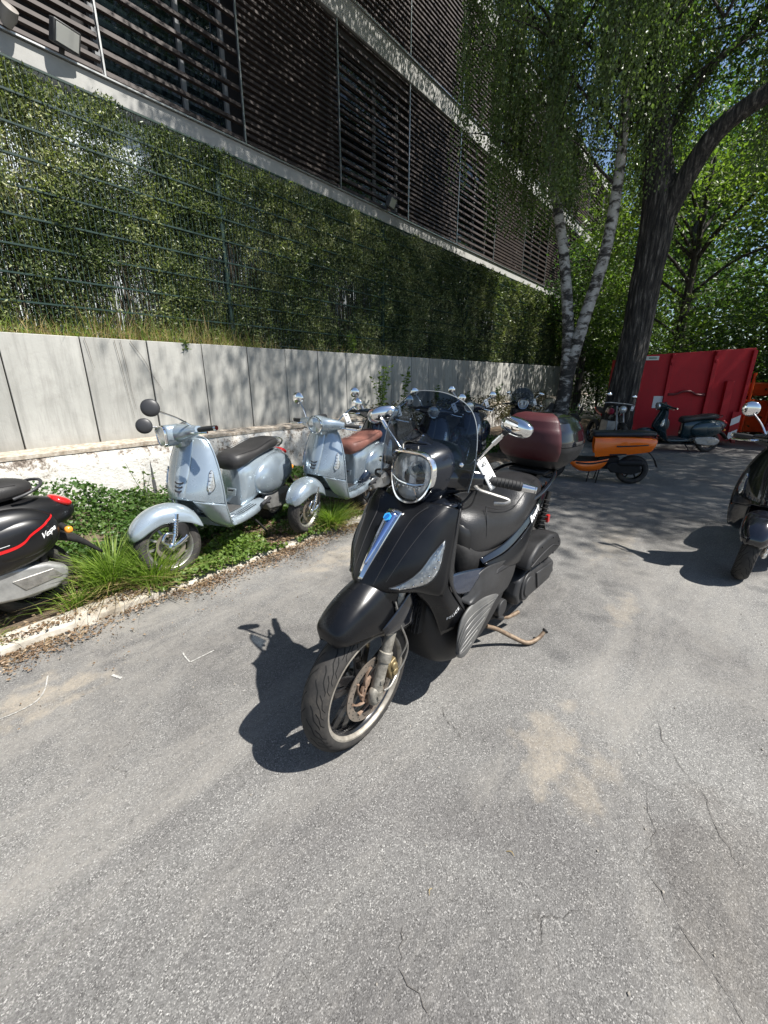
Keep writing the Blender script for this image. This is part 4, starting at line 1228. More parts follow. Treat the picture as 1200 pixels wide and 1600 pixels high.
# ---- lettering
def deco(txt, p, xd, yd, size, m, shear=0.0, sp_=1.0, par=None, bold=0.0, on=(), lift=.0048):
    q = lambda v: Vector((-v[0], v[1], v[2]))
    mb = text_mb(txt, size, frame(q(p), q(xd), q(yd)), 0, shear, sp_, bold=bold)
    conform(mb, [c for c in children(main) if c.name.split('.')[0] in on], lift)
    return part('lettering', mb, m, par or main, smooth=False)
deco('POLICE', (.315, .2185, .508), (.42, .05, .30), (-.2, .25, .9), .021, INKW, .15, 1.25, bold=.0006, on=('shield_wing',), lift=.0014)
deco('Beverly', (1.13, .2055, .742), (.80, -.13, .26), (-.2, .35, .9), .052, INKW, .45, .95, bold=.0004, on=('tail_strip', 'tail_panel'))
# ================================================================== CLASSIC SCOOTERS
BLUEP = mat('paint_steel_blue', (.34, .40, .445), .26, .5, coat=.9, noise_scale=3, rvar=.10, noise_amt=.06)
BLKM = mat('paint_satin_black', (.007, .007, .008), .36, coat=.15, noise_scale=5, rvar=.05)
BLKG = mat('paint_piano_black', (.006, .006, .009), .1, coat=1.0)
NAVY = mat('paint_dark_navy', (.008, .014, .028), .14, coat=.9)
TEAL = mat('paint_slate_teal', (.012, .032, .042), .22, .2, coat=.7)
SEATB = mat('seat_charcoal', (.026, .025, .025), .5, bump=.25, bump_scale=200, noise_scale=6, noise_amt=.15)
SEATR = mat('seat_russet', (.22, .095, .072), .5, bump=.25, bump_scale=200, noise_scale=6, noise_amt=.15)
MATG = mat('floor_mat_grey', (.05, .05, .05), .7, bump=.4, bump_scale=120)
MIRB = mat('mirror_black', (.03, .03, .032), .45)
ENG = mat('engine_cover_grey', (.33, .33, .32), .42, .5, noise_scale=12, noise_amt=.2, bump=.1, bump_scale=100)
LAMP = mat('lamp_glass', (.55, .57, .57), .12, .6, bump=.3, bump_scale=70)
REDS = mat('stripe_red', (.55, .01, .012), .3, coat=.4)

def classic(label, loc, h, lean, steer, k, paint, seatm, cat='scooter', group=None, mirror_m=None, lens='round', rim_m=None, det=True, trim=None, mpos=None, mrot=6):
    root = thing('classic_scooter', label, cat, (loc[0], loc[1], loc[2] if len(loc) > 2 else 0), (R(-lean), 0, PI + R(h)), group)
    root.scale = (k, k, k)
    A, Dv = Vector((.06, 0, 0)), Vector((-.41, 0, .912)).normalized()
    ST_ = Matrix.Translation(A) @ Matrix.Rotation(R(steer), 4, Dv) @ Matrix.Translation(-A)
    mirror_m = mirror_m or CHR; rim_m = rim_m or ALU; trim = trim or CHR
    def v(name, mb, m, parent=None, st=False, **kk):
        mb.xf(ST_ @ FLIP if st else FLIP)
        return part(name, mb, m, parent or root, **kk)
    hz = .228
    def wheel(s, nm, st, wd):
        w_ = thing(nm, None, None); w_.parent = root
        t = tyre_mb(.228, wd, .155, seg=96); shift(t, s, 0, hz); v('tyre', t, TYRE, w_, st, angle=60)
        if det:
            t = tread_mb(.228, wd, 20, .002); shift(t, s, 0, hz); v('groove_ribbons', t, GROOVE, w_, st)
        r_ = MB()
        r_.lathe([(.150, -.042), (.157, -.046), (.163, -.042), (.157, -.036), (.142, -.02), (.142, .02), (.157, .036), (.163, .042), (.157, .046), (.150, .042), (.135, .015), (.135, -.015)], (s, 0, hz), (0, 1, 0), 56, closed=True)
        r_.disc((s, 0, hz), .035, h=.09, seg=20)
        for i in range(10):
            a = 2 * PI * i / 10; r_.bar((s + .03 * math.cos(a), .012, hz + .03 * math.sin(a)), (s + .142 * math.cos(a), .0, hz + .142 * math.sin(a)), .016, .010, up=(0, 1, 0))
        v('rim', r_, rim_m, w_, st)
        d_ = MB(); d_.lathe([(.07, .045), (.10, .045), (.10, .049), (.07, .049)], (s, 0, hz), (0, 1, 0), 48, closed=True)
        for i in range(6):
            a = 2 * PI * i / 6; d_.bar((s + .02 * math.cos(a), .046, hz + .02 * math.sin(a)), (s + .075 * math.cos(a + .3), .046, hz + .075 * math.sin(a + .3)), .014, .004, up=(0, 1, 0))
        v('brake_disc', d_, STEELD, w_, st)
    wheel(0, 'front_wheel', True, .108); wheel(1.34, 'rear_wheel', False, .115)
    # front suspension
    m_ = MB(); m_.tube([(0, .075, hz), (.05, .085, hz + .015), (.11, .08, hz + .05)], [.024, .02, .022], 12, 8); m_.tube([(.0, .088, hz + .01), (.035, .092, hz + .09)], .014, 10); m_.tube([(.03, .092, hz + .07), (.075, .09, hz + .22)], .020, 12)
    m_.ell((-.005, .085, hz), (.03, .018, .03), 14, 8); m_.tube([(-.02, .08, hz + .01), (-.055, .088, hz + .055), (-.02, .09, hz + .10), (.04, .085, hz + .08)], .012, 10, 18)
    for i in range(6): m_.lathe([(.018, -.004), (.026, 0), (.018, .004)], (.035 + .006 * i, .092, hz + .09 + .018 * i), (.28, 0, 1), 14)
    v('suspension_arm', m_, CHR, None, True)
    m_ = MB().surf([[(-.01, .07, .44), (.03, .10, .43), (.11, .10, .42), (.16, .07, .42)], [(.02, .08, .36), (.05, .105, .35), (.11, .10, .35), (.15, .07, .35)], [(.06, .085, .27), (.08, .10, .265), (.11, .095, .265), (.13, .075, .27)]], 12, 12)
    v('fork_cover', m_, BLK, None, True, solid=.004)
    # fender
    fst = [((-.232, .345), (-.218, .322), .040), ((-.222, .400), (-.175, .338), .072), ((-.172, .462), (-.11, .372), .092), ((-.09, .512), (-.03, .398), .102), ((.0, .532), (.06, .392), .105), ((.09, .525), (.15, .362), .104), ((.165, .49), (.21, .325), .098), ((.215, .44), (.245, .305), .086)]
    rows = []
    for (c, e, hw) in fst:
        dx, dz = e[0] - c[0], e[1] - c[1]
        rows.append([(c[0], 0, c[1]), (c[0], hw * .35, c[1] - .004), (c[0] + dx * .15, hw * .72, c[1] + dz * .18), (c[0] + dx * .5, hw * .97, c[1] + dz * .52), (e[0], hw, e[1])])
    fm = v('front_fender', MB().surf(full(rows), 30, 33), paint, None, True, solid=.004)
    cr = crv([(a[0][0], 0, a[0][1] + .004) for a in fst[1:6]], 20)
    # leg shield
    S_ = [[(.300, 0, .965), (.304, .05, .967), (.320, .095, .962), (.348, .122, .95)],
          [(.272, 0, .90), (.280, .07, .90), (.305, .125, .895), (.345, .165, .885)],
          [(.235, 0, .80), (.246, .082, .80), (.282, .155, .795), (.335, .205, .785)],
          [(.192, 0, .69), (.207, .09, .69), (.253, .175, .685), (.328, .233, .67)],
          [(.158, 0, .59), (.176, .092, .59), (.235, .182, .58), (.328, .246, .56)],
          [(.150, 0, .53), (.170, .092, .525), (.235, .180, .50), (.333, .247, .47)]]
    srows = full(S_)
    v('leg_shield', MB().surf(srows, 34, 37), paint, None, solid=.004)
    for q in (1, -1):
        v('shield_flank', MB().surf([[(.170, .094 * q, .524), (.235, .181 * q, .499), (.285, .222 * q, .485), (.333, .248 * q, .469)],
                                      [(.235, .108 * q, .43), (.285, .18 * q, .41), (.325, .222 * q, .39), (.362, .245 * q, .375)],
                                      [(.31, .12 * q, .335), (.345, .18 * q, .31), (.375, .215 * q, .295), (.405, .235 * q, .285)],
                                      [(.39, .13 * q, .27), (.42, .18 * q, .25), (.45, .205 * q, .25), (.48, .222 * q, .255)]], 20, 18), paint, None, solid=.004)
        ed = [(.348, .0, .972), (.350, .07 * q, .968), (.351, .125 * q, .95), (.348, .168 * q, .885), (.338, .208 * q, .785), (.331, .236 * q, .67), (.331, .249 * q, .56), (.336, .250 * q, .47), (.365, .248 * q, .375), (.408, .238 * q, .285), (.47, .226 * q, .262)]
        v('shield_trim', MB().tube(ed, .006, 8, 60), MIRB if trim is MIRB else paint)
        # indicator, upright lens with chrome edge
        def sf(u_, v_, lift=.004):
            hs = [crv(r, 31) for r in S_]; c_ = crv([r[min(30, int(v_ * 30))] for r in hs], 61)
            p = c_[min(60, int(u_ * 60))]; return (p[0] - lift, (p[1] + lift * .5) * q, p[2])
        il = [[sf(u_, a + (b - a) * j / 4, .004 + .005 * math.sin(PI * j / 4)) for j in range(5)] for u_, a, b in ((.50, .80, .83), (.54, .755, .86), (.62, .72, .86), (.70, .69, .845), (.76, .68, .80), (.785, .70, .76))]
        io = v('indicator', MB().surf(il, 16, 9), LAMP, None, solid=.002, off=1)
        rim_ = [r[0] for r in il] + il[-1][1:-1] + [r[-1] for r in reversed(il)] + [x for x in reversed(il[0][1:-1])]
        v('indicator_rim', MB().tube(crv(rim_, 60, True), .004, 6), CHR, io)
        mb = MB()
        for i in range(5):
            pa = sf(.54 + i * .05, .755 - i * .012, .0095); pb = sf(.535 + i * .05, .83 - i * .008, .0095); mb.bar(pa, pb, .003, .005)
        v('indicator_ribs', mb, INK, io)
    v('inner_shield', MB().surf(full([[(.37, 0, .965), (.36, .07, .962), (.35, .12, .947)], [(.395, 0, .80), (.385, .10, .80), (.345, .20, .785)], [(.41, 0, .60), (.39, .12, .60), (.34, .24, .565)], [(.43, 0, .42), (.42, .13, .42), (.375, .24, .375)], [(.47, 0, .30), (.47, .12, .30), (.46, .215, .28)]]), 22, 19), paint, None, solid=.004)
    v('glove_box', MB().ring_loft([(.385, 0, .62, .13, .13, 3), (.43, 0, .60, .12, .12, 3), (.455, 0, .60, .09, .09, 3)], 8, 28), MATG)
    # centre panel with three slots
    def ctr(z): return float(np.interp(z, [.53, .59, .69, .80, .90, .965], [.150, .158, .192, .235, .272, .300]))
    g = []
    for i in range(20):
        t = i / 19; z = .945 - .40 * t; w_ = .052 - .010 * t + .012 * math.sin(PI * t); c_ = ctr(z)
        g.append([(c_ + .004, -w_ - .004, z), (c_ - .010, -w_ * .86, z), (c_ - .018, 0, z), (c_ - .010, w_ * .86, z), (c_ + .004, w_ + .004, z)])
    cp = v('centre_panel', MB().surf(g, 40, 17), paint, None, solid=.002)
    mb = MB()
    for i in range(3):
        z = .655 - .028 * i; c_ = ctr(z) - .018
        mb.tube([(c_ + .006, -.036 + .004 * i, z + .004), (c_ - .003, -.015, z - .003), (c_ - .003, .015, z - .003), (c_ + .006, .036 - .004 * i, z + .004)], .0065, 8, 12, flat=.8)
    v('grille_slots', mb, INK, cp)
    # floor
    v('floor_pan', MB().ring_loft([(.40, 0, .285, .19, .03, 4), (.46, 0, .275, .222, .04, 4), (.62, 0, .27, .226, .04, 4), (.80, 0, .28, .215, .045, 4), (.95, 0, .30, .19, .05, 3.5)], 20, 36), paint)
    mb = MB(); mb.box((.60, 0, .318), (.30, .19, .012)); v('floor_mat', mb, MATG, None, bevel=.005)
    mb = MB()
    for q in (1, -1):
        for yy in (.135, .160, .185): mb.tube([(.46, yy * q, .314), (.60, (yy + .004) * q, .312), (.82, (yy - .006) * q, .322)], .0055, 8, 12)
    v('floor_ribs', mb, trim)
    # rear body
    v('rear_body', MB().ring_loft([(.745, 0, .48, .07, .17, 3), (.76, 0, .485, .10, .195, 3), (.83, 0, .50, .135, .205, 3), (.95, 0, .53, .155, .20, 2.9), (1.1, 0, .56, .165, .18, 2.7), (1.3, 0, .59, .155, .15, 2.5), (1.46, 0, .60, .118, .118, 2.4), (1.58, 0, .602, .07, .075, 2.2), (1.635, 0, .60, .02, .03, 2)], 44, 40), paint)
    for q in (1, -1):
        c_ = v('side_cowl', MB().ell((1.19, .135 * q, .525), (.315, .098, .178), 44, 26, Matrix.Rotation(R(7), 3, 'Y').inverted(), 2.25), paint)
        ring = []
        for i in range(60):
            a = 2 * PI * i / 60; p = Vector((math.cos(a) * .20, 0, math.sin(a) * .125)); ring.append((1.245 + p.x + .02, (.205 + .012 - .06 * abs(p.x / .20) ** 2 - .05 * abs(p.z / .13) ** 2 + .012) * q, .53 + p.z + .10 * p.x))
        v('cowl_bulge', MB().ell((1.27, .160 * q, .535), (.19, .082, .120), 36, 20, Matrix.Rotation(R(7), 3, 'Y').inverted(), 2.6), paint, c_)
    mb = MB(); mb.prism([(-.045, -.035), (.045, -.035), (.05, .03), (-.04, .035)], (.742, 0, .44), (0, 1, 0), (.1, 0, 1), (-.006, 0, 0)); mb2 = MB(); mb2.box((.732, 0, .455), (.006, .05, .012)); hp = v('bag_flap', mb, paint, None, bevel=.003); v('flap_slot', mb2, INK, hp)
    # seat
    so = v('seat', MB().ring_loft([(.685, 0, .695, .05, .03, 2.3), (.70, 0, .70, .09, .055, 2.5), (.74, 0, .71, .122, .072, 2.6), (.84, 0, .725, .142, .068, 2.7), (.95, 0, .742, .145, .050, 2.7), (1.08, 0, .765, .145, .050, 2.7), (1.22, 0, .785, .138, .058, 2.6), (1.34, 0, .790, .115, .055, 2.5), (1.42, 0, .790, .07, .04, 2.3), (1.45, 0, .79, .03, .02, 2.1)], 50, 40), seatm)
    mb = MB()
    for q in (1, -1): mb.tube([(.73, .09 * q, .765), (.80, .115 * q, .775), (.88, .12 * q, .78), (1.0, .128 * q, .792), (1.2, .122 * q, .828), (1.36, .095 * q, .825)], .0022, 6, 40)
    mb.tube([(.735, -.09, .765), (.715, -.05, .757), (.712, 0, .757), (.715, .05, .757), (.735, .09, .765)], .0022, 6, 16)
    v('seat_piping', mb, seatm if seatm is not BLKM else INKW, so)
    v('grab_rail', MB().tube([(1.33, .125, .755), (1.40, .125, .775), (1.47, .09, .80), (1.50, 0, .812), (1.47, -.09, .80), (1.40, -.125, .775), (1.33, -.125, .755)], .009, 10, 40), trim)
    # tail
    tl = v('tail_light', MB().ell((1.575, 0, .668), (.062, .070, .026), 26, 14, Matrix.Rotation(R(-28), 3, 'Y').inverted(), 2.5), REDL); v('tail_light_rim', MB().lathe([(.052, -.003), (.058, 0), (.052, .004)], (1.56, 0, .650), (1, 0, .9), 28), CHR, tl)
    for q in (1, -1):
        st_ = v('rear_indicator', MB().ell((1.545, .145 * q, .515), (.022, .018, .022), 18, 10, None, 2.4), AMB); v('indicator_base', MB().tube([(1.53, .07 * q, .53), (1.54, .13 * q, .515)], .020, 12), BLK, st_)
    v('rear_mudguard', MB().surf(full([[(1.50, 0, .50), (1.50, .075, .50), (1.48, .085, .45)], [(1.62, 0, .42), (1.62, .075, .42), (1.60, .085, .39)], [(1.73, 0, .29), (1.73, .07, .29), (1.72, .08, .275)]]), 12, 9), BLK, None, solid=.005)
    # engine
    e_ = MB(); e_.prism([(.98, .30), (1.02, .345), (1.22, .375), (1.40, .35), (1.50, .29), (1.49, .22), (1.42, .175), (1.25, .17), (1.05, .20)], (0, .085, 0), (1, 0, 0), (0, 0, 1), (0, .085, 0)); eo = v('engine_cover', e_, ENG, None, bevel=.02, seg=3)
    e_ = MB(); e_.prism([(1.22, .30), (1.42, .31), (1.46, .25), (1.27, .225)], (0, .165, 0), (1, 0, 0), (0, 0, 1), (0, .010, 0)); v('cover_plate', e_, ALU, eo, bevel=.003)
    e_ = MB(); e_.box((1.06, 0, .36), (.32, .24, .16)); e_.tube([(.95, -.1, .30), (1.1, -.13, .22), (1.2, -.14, .22)], .022, 10, 10); v('engine', e_, BLK, None, bevel=.015)
    e_ = MB(); e_.lathe([(0, 0), (.04, .01), (.058, .07), (.058, .33), (.045, .37), (0, .375)], (1.10, -.165, .23), (1, 0, .18), 24); v('muffler', e_, ALU)
    e_ = MB(); e_.tube([(1.38, .13, .25), (1.42, .12, .55)], .02, 10); v('shock_absorber', e_, BLK)
    for q in (1, -1):
        f_ = MB(); f_.tube([(.90, .20 * q, .315), (.93, .255 * q, .325)], [.014, .014], 10); f_.tube([(.84, .225 * q, .318), (.98, .225 * q, .345)], .016, 10); v('footpeg', f_, MIRB)
    f_ = MB(); f_.tube([(.82, .10, .22), (.88, .16, .12), (.94, .20, .02)], .010, 10, 10); v('side_stand', f_, BLK)
    # headset
    hs = MB().ring_loft([(-.235, .315, .995, .026, .028, 2.2), (-.16, .295, .995, .045, .045, 2.3), (-.08, .265, .995, .075, .062, 2.3), (0, .255, .998, .085, .072, 2.3), (.08, .265, .995, .075, .062, 2.3), (.16, .295, .995, .045, .045, 2.3), (.235, .315, .995, .026, .028, 2.2)], 40, 30, axis=1)
    v('headset', hs, paint, None, True)
    v('headset_neck', MB().ring_loft([(.90, .305, 0, .07, .07, 2.2), (.96, .285, 0, .085, .085, 2.2), (.99, .28, 0, .08, .08, 2.2)], 8, 28, axis=2), paint, None, True)
    if lens == 'round':
        v('headlight_shell', MB().lathe([(.078, 0), (.082, .02), (.08, .07), (.06, .12)], (.165, 0, .992), (1, 0, .12), 40), paint, None, True, solid=.002)
        hl_ = v('headlight', MB().lathe([(.066, .012), (.070, -.006), (.078, -.008), (.083, .004), (.080, .016)], (.165, 0, .992), (1, 0, .12), 40), CHR, None, True)
        v('headlight_glass', MB().lathe([(0, -.016), (.04, -.012), (.068, .002)], (.165, 0, .992), (1, 0, .12), 32), LAMP, hl_, True)
    else:
        hx = [(0, 1.062), (.055, 1.058), (.082, 1.03), (.075, .96), (.045, .925), (0, .92)]
        o_ = crv(hx + [(-a, b) for a, b in reversed(hx[1:-1])], 40, True)
        RR = lambda sc, s_: [(s_, p[0] * sc, .992 + (p[1] - .992) * sc) for p in o_]
        v('headlight_shell', MB().grid([RR(1, .15), RR(1.06, .17), RR(1.06, .24), RR(.7, .30)], cv=True), paint, None, True, solid=.002)
        hl_ = v('headlight', MB().grid([RR(.90, .150), RR(.92, .140), RR(1.0, .140), RR(1.05, .152)], cv=True), CHR, None, True)
        v('headlight_glass', MB().grid([RR(.92, .146), RR(.5, .136), RR(.02, .134)], cv=True), LAMP, hl_, True)
    v('speedometer', MB().lathe([(0, 0), (.05, .002), (.055, -.02)], (.29, 0, 1.062), (-.35, 0, 1), 24), INK, None, True)
    for q in (1, -1):
        gp = MB(); gp.tube([(.318, .225 * q, .995), (.345, .28 * q, .993), (.375, .355 * q, .988)], [.017, .0185, .018], 14, 10); go = v('grip', gp, RUBB, None, True); v('bar_end', MB().tube([(.375, .355 * q, .988), (.381, .370 * q, .987)], [.019, .017], 12), CHR, go, True)
        lv = MB(); lv.tube([(.285, .20 * q, .985), (.26, .235 * q, .98), (.285, .30 * q, .97), (.315, .36 * q, .965)], [.012, .008, .007, .008], 8, 20); v('brake_lever', lv, CHR, None, True)
        e_ = Vector(mpos[q]) if mpos else Vector((.38, .315 * q, 1.195)); b_ = Vector((.30, .17 * q, 1.03)); d_ = e_ - b_
        ms = MB().tube([b_, b_ + d_ * .35 + Vector((0, 0, .012)), e_ - d_.normalized() * .045], .006, 8, 16); mo = v('mirror', ms, CHR, None, True)
        Mr = Matrix.Rotation(R(mrot if mpos else 6 * q), 3, 'Z'); v('mirror_shell', MB().ell(e_, (.022, .056, .056), 30, 14, Mr, 2.1), mirror_m, mo, True); v('mirror_glass', MB().ell(e_ + Mr @ Vector((.013, 0, 0)), (.012, .050, .050), 26, 10, Mr), bpy.data.materials['mirror_face'], mo, True)
    return root

RG_ = 'scooters parked along the low wall'
v1 = classic('pale steel-blue scooter with charcoal seat in the weeds, handlebar turned to the left', (1.18, 2.87, .055), 22, 1, -28, .975, BLUEP, SEATB, mirror_m=MIRB, lens='square', mpos={1: (.03, .27, 1.165), -1: (.12, -.20, 1.09)}, mrot=-68)
v2 = classic('pale steel-blue scooter with russet brown seat behind the first blue one', (2.335, 2.79, .06), 11, 1.5, 5, .955, BLUEP, SEATR, lens='round')
lb_ = classic('satin black scooter with red stripe at the left edge, only its tail in view', (-.86, 2.98, .05), 4, 3, 10, .97, BLKM, SEATB, rim_m=RIMB, trim=MIRB)
rb_ = classic('glossy black scooter standing in the sun at the right edge of the photo', (3.80, -.30, 0), -13, 2, 8, .965, BLKG, SEATB, rim_m=ALU)
tl_ = classic('dark slate scooter standing side-on in front of the red container', (9.80, 1.23, 0), -60, 2, 6, .88, TEAL, SEATB, det=False, trim=MIRB, mirror_m=MIRB)
d1 = classic('dark navy scooter seen through the smoked windshield of the front scooter', (3.30, 2.95, .05), 14, 2, 12, .97, NAVY, SEATB, det=False)
def redup(src, label, loc, rz, lean):
    c = dup(src); c.location = loc; c.rotation_euler = (R(-lean), 0, PI + R(rz)); c['label'] = label
    return c
d2 = redup(d1, 'dark navy scooter just behind the left edge of the burgundy top box', (4.40, 2.90, .03), 15, 2)
d3 = redup(d1, 'dark navy scooter at the wall farther behind the burgundy top box', (5.55, 3.0, .03), 17, 2)
for o in (d1, d2, d3): o['group'] = 'dark navy scooters parked along the low wall'

for o_ in [c for c in children(tl_) if c.name.startswith('mirror')]:
    for k_ in children(o_): bpy.data.objects.remove(k_)
    bpy.data.objects.remove(o_)
# markings on the satin black scooter
def vdeco(root, mb, m, name='stripe'):
    mb.xf(FLIP); return part(name, mb, m, root)
def flank(s, z):
    """y on the outer skin of the side cowl"""
    th = R(7); dx, dz = s - 1.19, z - .525
    x_ = dx * math.cos(th) + dz * math.sin(th); z_ = -dx * math.sin(th) + dz * math.cos(th)
    e = 2.25; v_ = 1 - abs(x_ / .315) ** e - abs(z_ / .178) ** e
    y1 = .135 + .098 * max(v_, 0) ** (1 / e)
    dx = s - 1.27; dz = z - .535; x_ = dx * math.cos(th) + dz * math.sin(th); z_ = -dx * math.sin(th) + dz * math.cos(th)
    v_ = 1 - abs(x_ / .19) ** 2.6 - abs(z_ / .120) ** 2.6
    y2 = .160 + .082 * max(v_, 0) ** (1 / 2.6) if v_ > 0 else 0
    st_ = [(.745, .48, .07, .17), (.83, .50, .135, .205), (.95, .53, .155, .20), (1.1, .56, .165, .18), (1.3, .59, .155, .15), (1.46, .60, .118, .118), (1.58, .602, .07, .075), (1.635, .60, .02, .03)]
    xs = [a[0] for a in st_]; cz, hw, hh = (float(np.interp(s, xs, [a[i] for a in st_])) for i in (1, 2, 3))
    v_ = 1 - abs((z - cz) / hh) ** 2.6; y3 = hw * v_ ** (1 / 2.6) if v_ > 0 else 0
    return max(y1, y2, y3)
SKIN = [c for c in children(lb_) if c.name.split('.')[0] in ('side_cowl', 'rear_body')]; SKIN += [k for c in SKIN for k in children(c) if k.name.startswith('cowl_bulge')]
def stripe(pts, w0, name, m, lift=.003):
    c_ = crv(pts, 60); g = []
    for i, p in enumerate(c_):
        w_ = w0 * (1 - .55 * i / 59)
        g.append([(p[0], flank(p[0], p[1] + w_) + lift, p[1] + w_), (p[0], flank(p[0], p[1]) + lift + .0005, p[1]), (p[0], flank(p[0], p[1] - w_) + lift, p[1] - w_)])
    mb_ = MB().grid(g); mb_.xf(FLIP); conform(mb_, SKIN, lift); part(name, mb_, m, lb_)
stripe([(.93, .485), (1.10, .50), (1.24, .515), (1.30, .535), (1.345, .572), (1.43, .61), (1.48, .635)], .011, 'red_stripe', REDS)
stripe([(.95, .512), (1.08, .522), (1.24, .542)], .003, 'thin_stripe', INKW, .0035)
mbt = text_mb('Vespa', .05, frame((-1.43, flank(1.43, .555) + .010, .555), (-.93, -.42, .28), (-.15, .25, 1)), 0, .5, .9, bold=.0005); conform(mbt, SKIN, .003); part('lettering', mbt, INKW, lb_, smooth=False)
# ================================================================== ORANGE SCOOTER
ORG = mat('paint_orange', (.80, .15, .004), .22, coat=.7, noise_scale=6, rvar=.04)
orr = thing('boxy_scooter', 'bright orange boxy scooter with flat black seat in front of the big tree trunk', 'scooter', (6.19, 1.86, 0), (R(-2), 0, PI + R(109 - 180)))
orr.scale = (.85, .85, .85)
def ov(name, mb, m, parent=None, **kk):
    mb.xf(FLIP); return part(name, mb, m, parent or orr, **kk)
for s_, nm in ((0, 'front_wheel'), (1.22, 'rear_wheel')):
    w_ = thing(nm, None, None); w_.parent = orr
    t = tyre_mb(.235, .12, .155, seg=72); shift(t, s_, 0, .235); ov('tyre', t, TYRE, w_, angle=60)
    r_ = MB(); r_.lathe([(.155, -.045), (.14, -.02), (.14, .02), (.155, .045), (.163, .04), (.163, -.04)], (s_, 0, .235), (0, 1, 0), 40, closed=True); r_.disc((s_, 0, .235), .04, h=.1)
    for i in range(6): a = PI * i / 3; r_.bar((s_, 0, .235), (s_ + .145 * math.cos(a), 0, .235 + .145 * math.sin(a)), .025, .016, up=(0, 1, 0))
    ov('rim', r_, RIMB, w_)
mb = MB().surf(full([[(.60, 0, .745), (.60, .13, .745), (.61, .165, .70), (.61, .175, .58), (.64, .17, .44)], [(.80, 0, .76), (.80, .14, .76), (.80, .18, .72), (.80, .195, .60), (.82, .18, .47)], [(1.10, 0, .77), (1.10, .14, .77), (1.10, .18, .73), (1.10, .19, .62), (1.10, .16, .50)], [(1.38, 0, .76), (1.38, .11, .76), (1.38, .145, .73), (1.39, .155, .64), (1.38, .13, .55)], [(1.48, 0, .74), (1.48, .08, .735), (1.475, .12, .71), (1.46, .125, .65), (1.44, .10, .58)]]), 30, 37)
ov('rear_body', mb, ORG)
for q in (1, -1):
    mb = MB().surf([[(.92, .200 * q, .640), (1.1, .199 * q, .652), (1.36, .163 * q, .672)], [(.92, .203 * q, .618), (1.1, .200 * q, .632), (1.36, .166 * q, .656)]], 3, 12); ov('side_slot', mb, INK, None, solid=.003)
    mb = MB().surf([[(.84, .198 * q, .50), (1.02, .186 * q, .515), (1.08, .176 * q, .515)], [(.84, .194 * q, .478), (1.02, .182 * q, .49), (1.08, .172 * q, .50)]], 3, 8); ov('lower_slot', mb, INK, None, solid=.003)
    mb = MB().surf([[(.24, .14 * q, .40), (.40, .20 * q, .36), (.62, .205 * q, .375), (.84, .20 * q, .43)], [(.28, .15 * q, .32), (.42, .215 * q, .27), (.62, .215 * q, .27), (.80, .205 * q, .33)], [(.34, .13 * q, .25), (.44, .17 * q, .205), (.60, .17 * q, .20), (.74, .17 * q, .24)]], 12, 16); ov('floor_side', mb, ORG, None, solid=.005)
    mb = MB().surf([[(.36, .209 * q, .352), (.60, .216 * q, .352), (.84, .21 * q, .41)], [(.38, .216 * q, .325), (.60, .219 * q, .325), (.82, .212 * q, .385)]], 3, 12); ov('floor_trim', mb, BLK, None, solid=.004)
mb = MB(); mb.box((.52, 0, .365), (.44, .38, .03)); ov('floor', mb, BLK, None, bevel=.01)
ov('seat', MB().ring_loft([(.57, 0, .79, .08, .03, 3), (.62, 0, .79, .145, .045, 3.2), (.9, 0, .80, .16, .042, 3.2), (1.2, 0, .815, .155, .045, 3.2), (1.42, 0, .82, .11, .035, 3), (1.47, 0, .82, .04, .015, 2.5)], 24, 32), mat('seat_blue_black', (.016, .018, .024), .4, bump=.2, bump_scale=200))
mb = MB().surf(full([[(.235, 0, .98), (.25, .10, .975), (.29, .15, .96)], [(.16, 0, .78), (.18, .13, .78), (.26, .21, .77)], [(.13, 0, .58), (.16, .14, .57), (.25, .225, .55)], [(.18, 0, .44), (.20, .13, .42), (.28, .19, .38)]]), 20, 19); ov('front_shield', mb, ORG, None, solid=.02)
mb = MB().surf(full([[(.30, 0, .96), (.30, .13, .94)], [(.33, 0, .70), (.31, .19, .70)], [(.36, 0, .38), (.34, .18, .38)]]), 10, 9); ov('inner_shield', mb, BLK, None, solid=.01)
mb = MB().surf(full([[(-.20, 0, .42), (-.19, .06, .40), (-.17, .075, .36)], [(-.02, 0, .50), (-.02, .065, .49), (-.01, .08, .44)], [(.16, 0, .44), (.16, .06, .43), (.15, .075, .38)]]), 12, 11); ov('front_fender', mb, BLK, None, solid=.004)
mb = MB()
for q in (1, -1): mb.tube([(0, .075 * q, .235), (.14, .075 * q, .60)], .02, 12)
mb.tube([(.14, 0, .55), (.30, 0, 1.0)], .03, 12); ov('fork', mb, BLK)
mb = MB().ring_loft([(-.12, .29, 1.02, .05, .05, 3), (0, .26, 1.03, .075, .07, 3), (.12, .29, 1.02, .05, .05, 3)], 12, 24, axis=1); mb.tube([(.33, -.34, 1.03), (.29, -.1, 1.03), (.29, .1, 1.03), (.33, .34, 1.03)], .016, 10, 20); ov('handlebar', mb, BLK)
ov('headlight', MB().lathe([(0, -.01), (.055, 0), (.065, .02), (.06, .06)], (.175, 0, 1.0), (1, 0, .1), 28), LAMP)
for q in (1, -1):
    mo = ov('mirror', MB().tube([(.31, .17 * q, 1.05), (.33, .25 * q, 1.16)], .006, 8), BLK); ov('mirror_shell', MB().ell((.335, .28 * q, 1.19), (.02, .065, .045), 22, 12), BLK if q > 0 else CHR, mo)
ov('tail_light', MB().ell((1.475, 0, .69), (.02, .09, .025), 20, 10), REDL)
mb = MB().surf(full([[(1.40, 0, .55), (1.40, .07, .53)], [(1.50, 0, .44), (1.50, .07, .43)], [(1.56, 0, .30), (1.56, .065, .30)]]), 8, 7); ov('mud_flap', mb, BLK, None, solid=.006)
